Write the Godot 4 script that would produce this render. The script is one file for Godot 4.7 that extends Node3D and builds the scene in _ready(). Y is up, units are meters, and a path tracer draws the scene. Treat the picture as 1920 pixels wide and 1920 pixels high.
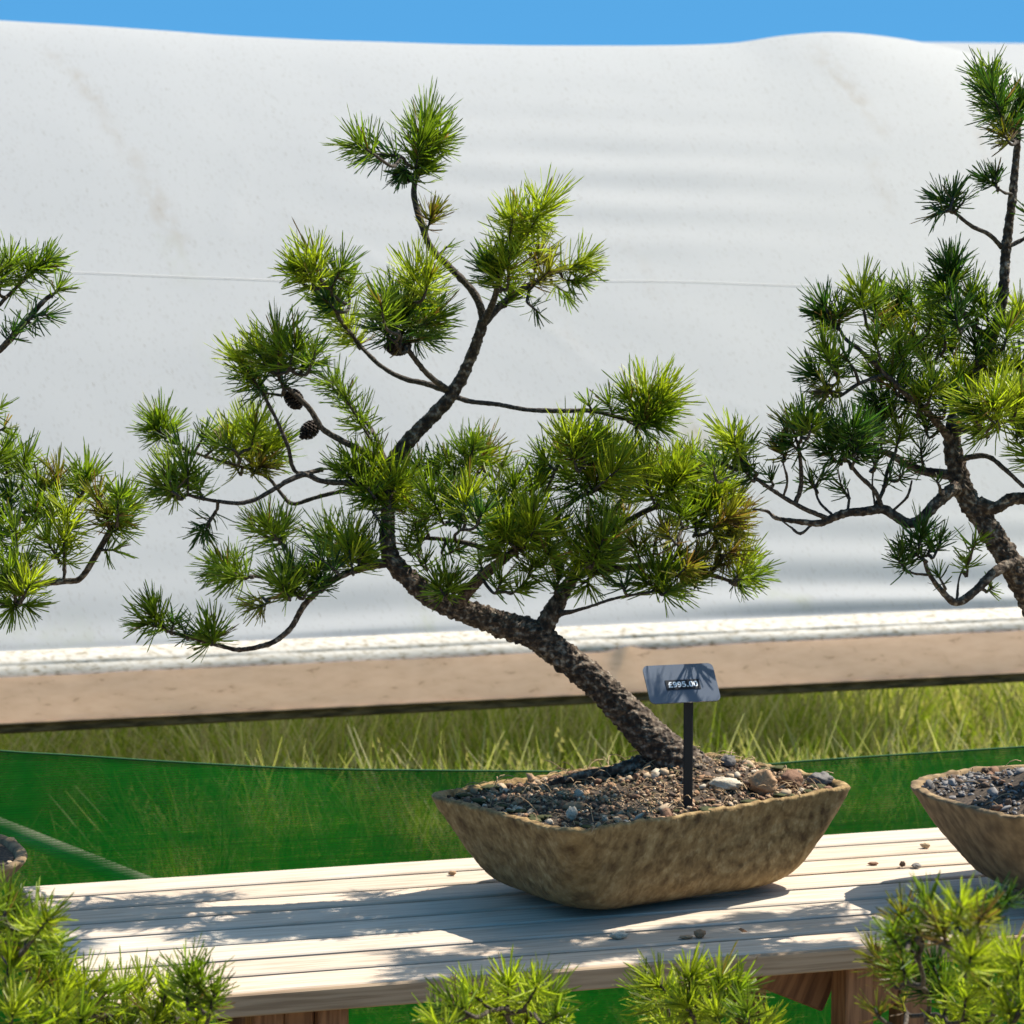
extends Node3D
# A potted pine on a slatted bench in front of a white polytunnel; metres, y up, the viewer looks along -z.

const MAIN_BASE := Vector3(0.2764, 0.7909, -4.9500)
const MAIN_TRUNK := [24,-41,0,46.2,0,2,0,42.9,-49,48,0,34.6,-101,103,0,30.5,-151,154,10,28.0,-202,195,20,27.1,-243,226,30,27.1,-293,243,30,24.6,-351,265,40,22.1,-400,286,40,20.5,-435,315,40,18.8,-459,340,40,17.2,-469,368,30,15.6,-469,408,20,14.0,-466,457,10,14.0,-460,493,0,14.0,-434,529,0,14.0,-400,564,0,12.8,-371,596,0,12.8,-349,635,0,10.7,-332,676,0,10.3,-321,711,0,9.9]
const MAIN_BRANCHES := [
	[-321,705,0,8.2,-323,726,0,7.8,-336,756,0,7.4,-367,790,10,7.0,-398,821,20,6.6,-414,857,20,6.2,-427,906,10,5.8,-421,947,0,5.0],
	[-321,707,0,8.2,-297,733,-10,7.4,-264,757,-30,6.6,-227,778,-40,5.8,-193,794,-50,5.0],
	[-321,709,0,7.4,-305,743,30,6.2,-297,773,60,5.3,-284,814,70,4.5,-264,855,80,3.2],
	[-367,596,0,5.8,-342,588,10,4.9,-301,585,30,4.5,-252,578,50,4.5,-203,577,60,4.5,-154,577,60,4.5,-113,567,60,4.1,-84,561,60,3.7],
	[-374,602,0,6.6,-409,613,-20,5.4,-443,620,-30,5.0,-476,636,-40,4.6,-506,662,-50,4.2,-531,694,-50,3.8],
	[-377,607,10,5.8,-403,630,50,5.3,-423,656,80,4.9,-437,677,90,4.9],
	[-469,493,0,7.4,-507,513,30,6.6,-539,531,50,6.1,-567,550,60,5.7,-585,580,70,5.3,-606,603,80,4.9,-626,620,80,4.1],
	[-474,498,0,5.0,-491,533,-30,4.2,-510,556,-50,3.8,-536,580,-70,3.8,-555,598,-80,3.4],
	[-571,481,0,5.0,-610,480,30,4.1,-621,522,50,4.1,-640,569,60,3.7,-659,606,60,3.3],
	[-468,461,10,6.6,-523,465,50,5.7,-567,471,80,5.3,-592,482,90,4.9,-618,473,100,4.9,-643,458,100,4.4,-669,444,100,4.4,-695,439,100,4.0,-725,442,100,4.0],
	[-468,446,20,4.9,-518,448,-20,4.1,-561,439,-40,4.2,-588,431,-50,4.2,-622,421,-60,4.2,-642,440,-60,3.8,-658,460,-60,3.8,-687,475,-60,3.3,-746,492,-60,3.3,-795,510,-50,3.3],
	[-725,442,100,3.6,-748,446,100,3.6,-772,452,100,3.2],
	[-470,340,40,9.8,-495,336,50,7.4,-530,329,80,6.5,-566,309,90,6.1,-594,282,90,5.7,-610,254,90,5.3,-623,238,90,5.3,-649,221,90,4.9,-691,212,90,4.5,-718,216,90,4.0,-768,232,100,3.6,-800,241,100,3.6,-819,251,100,3.2],
	[-491,338,40,5.7,-543,337,-20,5.0,-595,313,-40,4.2,-638,303,-50,3.8,-688,308,-50,3.3],
	[-594,300,80,3.7,-619,296,100,3.6,-647,294,110,3.2],
	[-231,230,30,20.5,-210,267,20,16.4,-193,293,0,13.2,-168,327,-30,10.0,-142,367,-50,7.5,-117,408,-60,5.8,-92,442,-60,4.2],
	[-202,261,40,6.5,-182,267,60,4.1,-158,277,80,3.2,-113,294,100,3.2,-61,304,110,2.8],
	[-359,279,60,12.2,-338,308,80,11.4,-313,335,100,10.5,-285,357,110,8.1,-256,383,120,5.6],
	[-176,316,-20,8.3,-111,329,20,6.6,-45,336,40,5.7,20,325,50,4.5,63,312,50,3.7],
	[-142,367,-50,6.7,-93,400,-20,5.8,-45,424,10,4.9,5,404,20,4.1,38,392,20,3.3],
	[-293,361,110,6.5,-342,372,60,4.9,-392,375,20,4.1,-418,373,0,3.7],
	[-463,481,0,5.8,-419,446,-60,5.0,-369,442,-100,4.6,-336,458,-110,4.2],
	[-256,383,120,4.8,-227,395,50,4.9,-193,423,0,4.1,-160,444,0,4.1],
	[-160,341,-20,5.0,-161,339,60,4.9,-158,352,100,4.0]]
const MAIN_SHOOTS := [
	[-160,444,0,-160,445,8,-173,441,13,45,50,2], [-143,323,0,-144,324,8,-119,340,10,50,80,0], [-737,222,94,-737,222,91,-749,235,92,53,80,0], [-408,845,20,-408,846,51,-398,877,62,38,80,3],
	[-154,577,60,-155,579,90,-160,591,93,30,20,0], [-806,244,100,-803,246,119,-825,273,128,50,80,0], [-469,415,19,-471,413,2,-456,468,30,71,130,1], [-813,248,100,-811,250,121,-838,261,132,45,60,0],
	[-436,459,-37,-436,459,-54,-444,483,-68,41,50,0], [-748,446,100,-747,446,96,-758,468,95,41,60,0], [-84,561,60,-85,561,77,-68,609,85,66,120,1], [-774,234,100,-772,236,121,-776,244,121,33,30,2],
	[-39,335,41,-38,337,59,-22,356,67,41,60,3], [-273,367,114,-272,368,114,-289,412,152,63,120,1], [-737,222,94,-736,224,116,-732,232,121,48,40,0], [-469,415,19,-467,415,19,-485,466,12,63,110,1],
	[-423,933,3,-421,933,9,-406,953,12,41,90,0], [-688,308,-50,-684,309,-26,-719,310,-17,48,90,0], [63,312,50,61,311,54,93,330,45,54,80,0], [27,323,50,28,325,52,40,339,64,40,50,3],
	[-659,606,60,-659,608,57,-682,633,66,48,90,2], [-523,330,74,-520,333,94,-530,383,71,63,120,1], [-120,568,60,-122,572,73,-130,592,87,40,40,0], [-412,445,-66,-411,446,-85,-424,473,-84,45,80,2],
	[-731,220,93,-732,224,102,-732,246,99,50,60,0], [-531,694,-50,-532,694,-28,-563,737,-21,51,110,1], [-555,598,-80,-554,595,-97,-569,612,-85,38,50,0], [-772,452,100,-768,457,125,-765,497,147,50,90,0],
	[-566,309,90,-566,313,130,-576,334,137,45,60,0], [-336,458,-110,-334,462,-96,-317,498,-110,54,90,3], [-160,444,0,-159,449,24,-194,477,21,58,100,0], [61,311,54,62,309,57,78,304,51,37,30,2],
	[-528,337,-3,-526,338,-10,-526,363,-11,50,80,2], [63,312,50,64,317,88,83,349,62,50,70,1], [-680,472,-60,-679,472,-77,-662,519,-65,58,130,1], [-531,575,-66,-532,577,-25,-551,615,-8,46,70,0],
	[-318,330,96,-321,328,76,-326,347,58,38,40,0], [-384,443,-89,-386,448,-69,-401,483,-74,41,70,2], [-392,816,18,-391,812,8,-376,827,20,28,24,0], [-800,241,100,-794,248,134,-790,262,137,40,40,2],
	[-91,562,60,-89,566,77,-98,606,91,54,80,0], [-619,296,100,-614,299,145,-627,328,158,54,110,0], [-607,298,90,-608,303,113,-612,340,127,50,90,2], [-161,339,60,-164,334,40,-188,373,69,54,90,1],
	[-623,307,-47,-618,308,-15,-626,330,-6,41,50,0], [-502,334,56,-499,334,35,-499,352,33,36,40,2], [-124,379,-39,-125,387,-9,-134,421,-31,46,80,2], [-425,920,7,-428,922,15,-416,985,52,58,130,0],
	[-523,465,50,-520,466,34,-540,487,58,45,70,0], [-285,357,110,-284,364,134,-301,373,136,50,60,0], [-774,502,-54,-775,501,-35,-802,523,-21,33,50,2], [-819,251,100,-814,255,115,-820,282,131,41,50,0],
	[-489,463,25,-487,467,23,-491,500,23,50,60,0], [-572,304,90,-565,307,125,-558,319,127,36,40,2], [-509,464,40,-507,468,33,-522,503,53,45,60,0], [-647,294,110,-643,295,154,-664,285,154,33,50,3],
	[-99,564,60,-96,558,42,-78,550,44,45,60,2], [-207,787,-46,-202,786,-37,-162,803,-35,50,110,1], [64,317,88,65,325,131,93,330,124,45,50,0], [-161,339,60,-157,342,100,-162,384,85,63,120,0],
	[-157,342,100,-154,341,96,-137,388,117,63,120,0], [-356,448,-104,-359,456,-67,-378,485,-50,48,80,0], [-84,561,60,-81,566,80,-47,598,90,63,120,1], [-85,561,77,-82,559,93,-56,565,104,54,90,0],
	[-81,566,80,-77,563,88,-53,580,96,58,90,0], [-100,297,103,-104,305,128,-111,320,130,45,50,2], [-496,539,-35,-500,539,-5,-517,573,10,45,40,0], [-342,455,-108,-342,465,-59,-353,502,-48,53,90,0],
	[-256,383,120,-255,377,122,-252,430,123,58,110,1], [-468,429,16,-473,433,27,-500,444,44,48,70,0], [-509,333,62,-513,338,66,-502,367,76,45,70,0], [-753,495,-59,-749,505,-9,-738,513,-22,33,30,0],
	[-514,673,-50,-517,667,-64,-536,704,-53,56,120,1], [-159,449,24,-153,451,46,-172,505,61,63,120,0], [-153,451,46,-152,451,50,-129,462,61,50,80,0], [-152,451,50,-149,458,68,-137,506,66,66,130,1],
	[-149,458,68,-145,467,118,-113,496,131,63,120,1], [-292,737,-13,-286,733,-15,-281,756,-12,43,60,0], [-621,616,80,-624,610,87,-637,663,94,66,140,2], [-687,475,-60,-688,480,-87,-698,534,-88,58,130,1],
	[-409,374,7,-406,385,43,-418,420,31,48,90,0], [-252,764,-33,-250,758,-23,-217,791,3,45,80,3], [-485,521,-20,-491,522,13,-530,597,77,48,70,0], [-437,677,90,-434,682,62,-413,734,64,69,150,0],
	[-772,452,100,-778,449,103,-794,486,121,54,120,1], [-778,449,103,-780,450,141,-798,457,125,43,50,0], [-780,450,141,-778,460,179,-807,475,165,50,90,0], [-434,682,62,-426,685,91,-406,689,82,41,60,2],
	[-6,329,46,-5,339,62,10,349,75,41,60,3], [-239,771,-37,-243,778,-29,-233,820,-18,48,80,3], [-299,766,53,-293,762,85,-299,800,94,51,110,0], [-607,298,90,-601,293,100,-617,313,120,41,60,0],
	[-601,293,100,-592,299,137,-580,320,138,38,50,2], [-489,447,3,-488,444,57,-516,479,43,54,100,0], [-299,766,53,-305,773,88,-315,806,91,43,80,2], [-680,472,-60,-685,467,-45,-667,488,-33,48,80,3],
	[-267,373,116,-260,371,134,-239,412,153,63,120,1], [-260,371,134,-256,361,107,-236,376,95,50,60,0], [-78,333,30,-79,345,58,-87,371,52,41,60,3], [-272,368,114,-268,358,99,-268,408,76,71,140,1],
	[-51,421,6,-53,435,53,-46,482,74,63,120,0], [-53,435,53,-60,440,97,-74,483,87,58,110,1], [-150,321,-4,-152,314,8,-142,333,2,54,90,0], [-152,314,8,-157,315,37,-161,304,47,41,50,0],
	[-281,821,72,-275,814,59,-256,870,107,63,130,1], [-272,368,114,-276,381,153,-302,401,156,54,90,0], [-61,304,110,-50,303,78,-74,319,97,54,90,0], [-50,303,78,-47,299,87,-48,327,85,63,110,0],
	[-47,299,87,-47,299,107,-40,304,110,50,50,0], [-542,322,83,-542,338,137,-570,359,128,48,80,2], [-271,841,77,-280,843,120,-275,878,148,51,80,1], [-707,481,-60,-700,496,-8,-717,532,-4,50,100,1],
	[-543,337,-20,-542,326,-29,-565,375,1,63,130,0], [-293,762,85,-283,767,100,-280,823,113,56,120,1], [-437,677,90,-445,676,143,-435,730,147,69,150,2], [-47,299,97,-36,301,62,-12,314,63,54,90,0],
	[-468,422,17,-458,419,-19,-446,458,0,50,80,0], [-200,282,8,-210,291,29,-200,318,27,45,60,2], [-659,608,57,-666,617,68,-691,660,94,54,110,1], [-53,435,53,-46,445,67,-15,485,102,58,110,1],
	[-46,445,67,-38,446,77,-23,476,97,50,80,0], [-19,331,44,-24,327,101,-9,346,120,41,60,3], [-185,304,-10,-193,312,-18,-201,339,-4,41,60,2], [-624,610,87,-636,601,50,-670,605,41,40,50,0],
	[-700,479,-60,-707,463,-98,-715,481,-87,45,50,3], [-647,294,110,-661,292,84,-677,284,87,35,40,1], [-421,947,0,-417,959,6,-407,1014,15,64,150,0], [-417,959,6,-406,963,0,-384,996,10,54,110,0],
	[-774,502,-54,-762,520,9,-750,539,13,38,50,2], [-264,855,80,-254,847,109,-230,889,138,63,130,1], [-157,315,37,-169,310,42,-179,329,35,45,60,0], [-202,786,-37,-195,773,-44,-173,774,-30,45,70,0],
	[-220,781,-42,-214,766,-84,-191,752,-85,36,40,0], [-788,508,-51,-786,497,-6,-802,507,3,33,40,0], [-334,462,-96,-323,473,-83,-327,509,-67,41,50,0], [-445,676,143,-452,689,161,-480,711,149,45,70,2],
	[-104,425,-60,-90,412,-101,-99,446,-104,50,80,2], [31,394,20,20,387,63,61,415,60,54,110,3], [20,387,63,8,385,47,3,429,40,58,110,0], [8,385,47,6,383,28,30,428,34,63,120,0],
	[-688,308,-50,-706,302,-78,-741,324,-65,50,100,0], [-706,302,-78,-717,302,-109,-717,331,-101,38,50,0], [-717,302,-109,-728,308,-117,-755,306,-132,41,60,2], [-426,685,91,-427,702,128,-390,726,131,53,100,0],
	[-725,442,100,-732,422,57,-758,387,49,36,60,2], [-359,279,60,-371,292,82,-358,308,82,38,50,0], [-371,292,82,-377,295,114,-372,319,125,50,80,0], [-377,295,114,-378,301,140,-388,318,145,43,60,0],
	[-421,947,0,-434,951,60,-445,935,68,35,60,2], [-452,689,161,-445,705,189,-458,745,159,61,120,0], [-626,620,80,-629,637,124,-626,689,160,61,120,0], [-458,419,-19,-443,413,-17,-443,446,-18,45,60,0],
	[-700,496,-8,-702,516,62,-729,525,46,41,60,0], [-92,442,-60,-93,461,-31,-86,498,-1,50,80,1], [-58,335,36,-61,349,13,-70,376,25,41,50,0], [-8,409,18,-15,400,90,-24,429,94,45,70,0],
	[-418,373,0,-417,358,33,-424,387,48,41,70,0], [-417,358,33,-434,349,11,-442,366,14,36,50,0], [-342,465,-59,-343,486,-36,-335,521,-19,45,60,0], [38,392,20,39,375,31,68,385,34,45,80,3],
	[-665,464,-60,-663,480,-87,-645,508,-86,50,90,0], [-629,637,124,-610,648,170,-598,690,180,50,90,0], [-610,648,170,-595,639,149,-584,669,144,48,80,2], [-595,639,149,-576,652,220,-565,681,240,38,50,0],
	[-250,758,-23,-252,740,14,-233,723,-8,36,26,2], [-532,694,-34,-540,712,3,-557,759,21,50,100,0], [-540,712,3,-544,729,72,-560,750,81,40,60,2], [-434,951,60,-446,965,69,-494,969,88,48,90,2],
	[-105,392,-27,-91,370,-79,-100,404,-60,41,60,3], [38,383,25,57,387,50,76,407,47,38,60,3], [-363,373,43,-356,400,109,-347,440,142,45,80,2], [-356,400,109,-373,404,67,-365,448,63,54,110,0],
	[-373,404,67,-381,406,87,-400,452,99,54,110,0], [-629,637,124,-647,647,120,-664,678,111,50,80,1], [-471,413,2,-489,424,82,-472,405,97,41,40,2], [-5,339,62,13,349,23,34,358,15,41,60,3],
	[-445,705,189,-462,717,271,-467,754,293,50,80,0], [-356,400,109,-332,412,192,-320,437,205,41,60,2], [-701,506,27,-682,515,0,-673,549,10,50,90,1], [-795,510,-50,-820,520,-109,-816,538,-112,38,50,0],
	[-820,520,-109,-823,524,-98,-843,539,-89,45,80,0], [-823,524,-98,-827,521,-102,-833,550,-99,50,100,0], [-61,349,13,-54,377,46,-38,404,56,41,60,3], [-93,461,-31,-70,466,10,-78,500,19,46,70,0],
	[-378,374,31,-384,350,29,-357,363,43,41,60,2], [7,327,48,5,304,62,13,323,59,41,60,0], [38,392,20,49,413,3,73,432,8,41,80,3], [49,413,3,38,432,10,58,454,17,41,70,1],
	[38,432,10,21,425,22,41,451,30,50,80,1], [-732,422,57,-744,401,63,-748,388,58,33,40,2], [39,375,31,44,354,63,55,344,72,38,50,3], [44,354,63,50,358,86,68,367,88,38,60,3],
	[-350,403,130,-349,432,163,-341,464,155,50,90,1], [-544,729,72,-527,742,7,-529,771,13,41,60,0], [-323,473,-83,-302,453,-116,-293,482,-103,38,50,0], [-38,446,77,-28,468,36,-27,499,7,50,80,1],
	[-28,468,36,-1,454,-3,14,485,24,50,80,0], [-1,454,-3,24,462,-9,45,476,-18,45,60,0], [12,458,-6,7,479,-27,6,505,-18,45,60,1], [-15,400,90,-25,378,127,-42,397,133,41,60,3],
	[-91,370,-79,-110,357,8,-119,392,23,45,70,0], [-222,399,43,-244,420,54,-244,455,67,50,80,1], [-532,739,23,-548,766,123,-530,802,145,50,80,0], [-548,766,123,-561,782,178,-572,817,168,54,110,1],
	[-557,778,164,-569,768,171,-587,802,190,53,110,1], [-569,768,171,-593,781,168,-603,797,180,40,60,1], [-421,356,28,-407,332,73,-411,350,82,36,40,0], [-427,702,128,-427,734,128,-421,795,182,68,120,1],
	[-427,734,128,-409,753,195,-398,788,198,58,90,1], [-256,361,107,-228,347,124,-220,374,147,45,60,0], [-242,354,116,-252,327,110,-244,348,122,45,70,0], [-323,324,92,-301,309,159,-292,332,163,41,60,0],
	[-301,309,159,-276,303,118,-259,319,123,41,60,0], [-93,461,-31,-109,496,2,-120,526,20,46,80,1], [-109,496,2,-137,501,51,-145,538,58,45,80,0], [-137,501,51,-167,500,108,-163,542,124,50,90,0],
	[-167,500,108,-178,492,127,-191,543,137,50,90,1], [-167,500,108,-179,524,108,-176,558,123,41,60,1], [-176,518,108,-203,502,64,-195,538,61,50,80,1], [-203,502,64,-211,487,76,-229,506,65,45,70,0],
	[-211,487,76,-227,454,62,-235,481,43,45,70,0], [-218,403,36,-193,372,7,-204,410,22,46,80,0], [-244,420,54,-276,442,100,-272,475,105,46,70,0], [-276,442,100,-293,417,100,-301,456,83,50,80,0],
	[-446,965,69,-480,967,183,-506,984,196,54,80,0], [-623,307,-47,-624,359,38,-648,385,31,50,80,0], [-624,359,38,-635,374,43,-627,393,30,46,50,0], [-635,374,43,-635,380,71,-652,404,87,54,90,0],
	[-635,380,71,-667,381,3,-679,394,5,41,40,0]]
const MAIN_CONES := [[-444,935,30,14.9],[-450,678,70,19.0],[-610,595,60,16.5],[-588,546,40,15.7]]
const MAIN_ROOTS := [[-62,15,-10,24.8,-118,9,20,11.5,-173,4,40,9.0,-218,-3,60,5.7],[8,19,0,28.1,47,-2,-20,14.9,81,-12,-20,8.3]]
const RIGHT_BASE := Vector3(0.8930, 0.8381, -4.8000)
const RIGHT_TRUNK := [13,-25,0,41.6,-9,25,0,38.4,-43,115,0,32.0,-83,206,10,27.1,-118,269,20,24.7,-152,323,30,22.3,-181,367,30,20.7,-212,411,30,19.1,-224,443,30,18.3,-233,491,20,15.9,-223,537,0,13.6,-199,585,-10,12.0,-173,641,-10,10.4,-159,701,0,9.6,-154,781,0,8.8,-147,846,0,8.0,-141,920,0,6.4,-138,959,0,4.8]
const RIGHT_BRANCHES := [
	[-229,425,50,13.5,-243,420,60,11.9,-266,404,80,10.2,-285,385,90,9.4,-306,378,100,9.0,-327,389,100,8.6,-345,399,100,8.6,-371,396,100,7.8,-401,393,100,7.4,-426,383,100,7.1,-441,378,100,6.3,-472,381,100,4.7,-503,386,100,3.9,-516,396,100,3.1,-538,399,100,2.4],
	[-345,399,100,4.7,-359,428,110,4.3,-384,452,120,3.9,-399,472,120,3.5],
	[-357,403,100,3.9,-343,424,80,3.9,-335,455,70,3.5,-322,482,60,3.2],
	[-426,385,100,4.7,-469,405,120,4.3,-510,430,130,3.9,-541,453,130,3.5,-558,475,130,3.1],
	[-477,409,120,4.7,-468,436,120,4.3,-470,476,120,3.9,-473,498,120,3.5],
	[-420,391,100,3.1,-438,409,80,2.8,-443,431,70,2.4],
	[-494,423,130,2.7,-490,446,140,2.7,-498,475,150,2.3],
	[-451,375,100,2.4,-468,364,110,3.1,-485,376,110,2.3,-504,390,110,2.3],
	[-333,395,100,3.1,-311,418,110,2.7,-304,443,110,2.3],
	[-357,407,100,2.7,-360,437,90,2.4,-357,467,90,2.4],
	[-397,395,100,3.1,-394,414,90,2.7,-396,428,80,2.4],
	[-230,443,30,10.3,-269,445,0,8.0,-298,456,-20,7.2,-318,468,-30,6.4,-335,473,-40,5.6,-373,484,-60,4.0,-404,491,-70,3.2],
	[-233,491,20,8.8,-274,538,60,6.3,-308,566,80,5.5,-343,598,90,4.7,-377,630,100,3.9,-399,647,100,3.5],
	[-343,598,90,3.9,-385,586,120,3.9,-413,569,130,3.5,-425,571,130,3.1],
	[-223,537,0,8.0,-252,589,-60,6.5,-280,628,-100,5.7,-303,659,-120,4.1],
	[-173,641,-10,7.2,-212,674,20,5.6,-239,711,40,4.8],
	[-227,516,30,7.9,-209,513,100,6.3,-192,525,140,4.7,-178,533,150,3.9],
	[-194,402,40,12.7,-172,396,50,11.1,-147,409,50,11.1,-113,413,50,10.3,-66,445,50,8.7,-1,484,40,6.3,66,499,20,4.8],
	[-224,468,40,6.3,-191,476,80,4.7,-168,460,100,4.3,-137,432,100,3.9],
	[-143,312,40,11.9,-176,300,70,8.7,-204,277,90,7.5,-234,260,100,7.1,-258,279,110,5.1,-278,306,120,4.3,-285,324,120,3.5,-293,339,120,2.7],
	[-234,264,100,3.1,-227,297,80,2.4,-214,316,70,2.4],
	[-278,304,120,3.1,-301,307,130,2.7,-316,313,130,2.3],
	[-161,782,0,4.8,-182,801,20,4.4,-211,814,40,4.0,-228,826,50,3.6,-242,837,50,3.2],
	[-144,862,0,3.2,-160,863,20,2.8,-172,870,30,2.4],
	[-154,781,0,4.0,-124,797,0,4.0,-96,817,0,3.2],
	[-159,673,0,8.0,-97,694,-80,6.5,-20,699,-150,5.0,56,680,-200,4.2],
	[-200,585,0,8.0,-131,598,-60,7.3,-46,593,-130,6.6,55,573,-180,5.0,142,555,-200,3.3],
	[-46,447,-20,6.4,-40,464,-100,5.7,14,498,-180,5.0,101,510,-240,3.4]]
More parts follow.
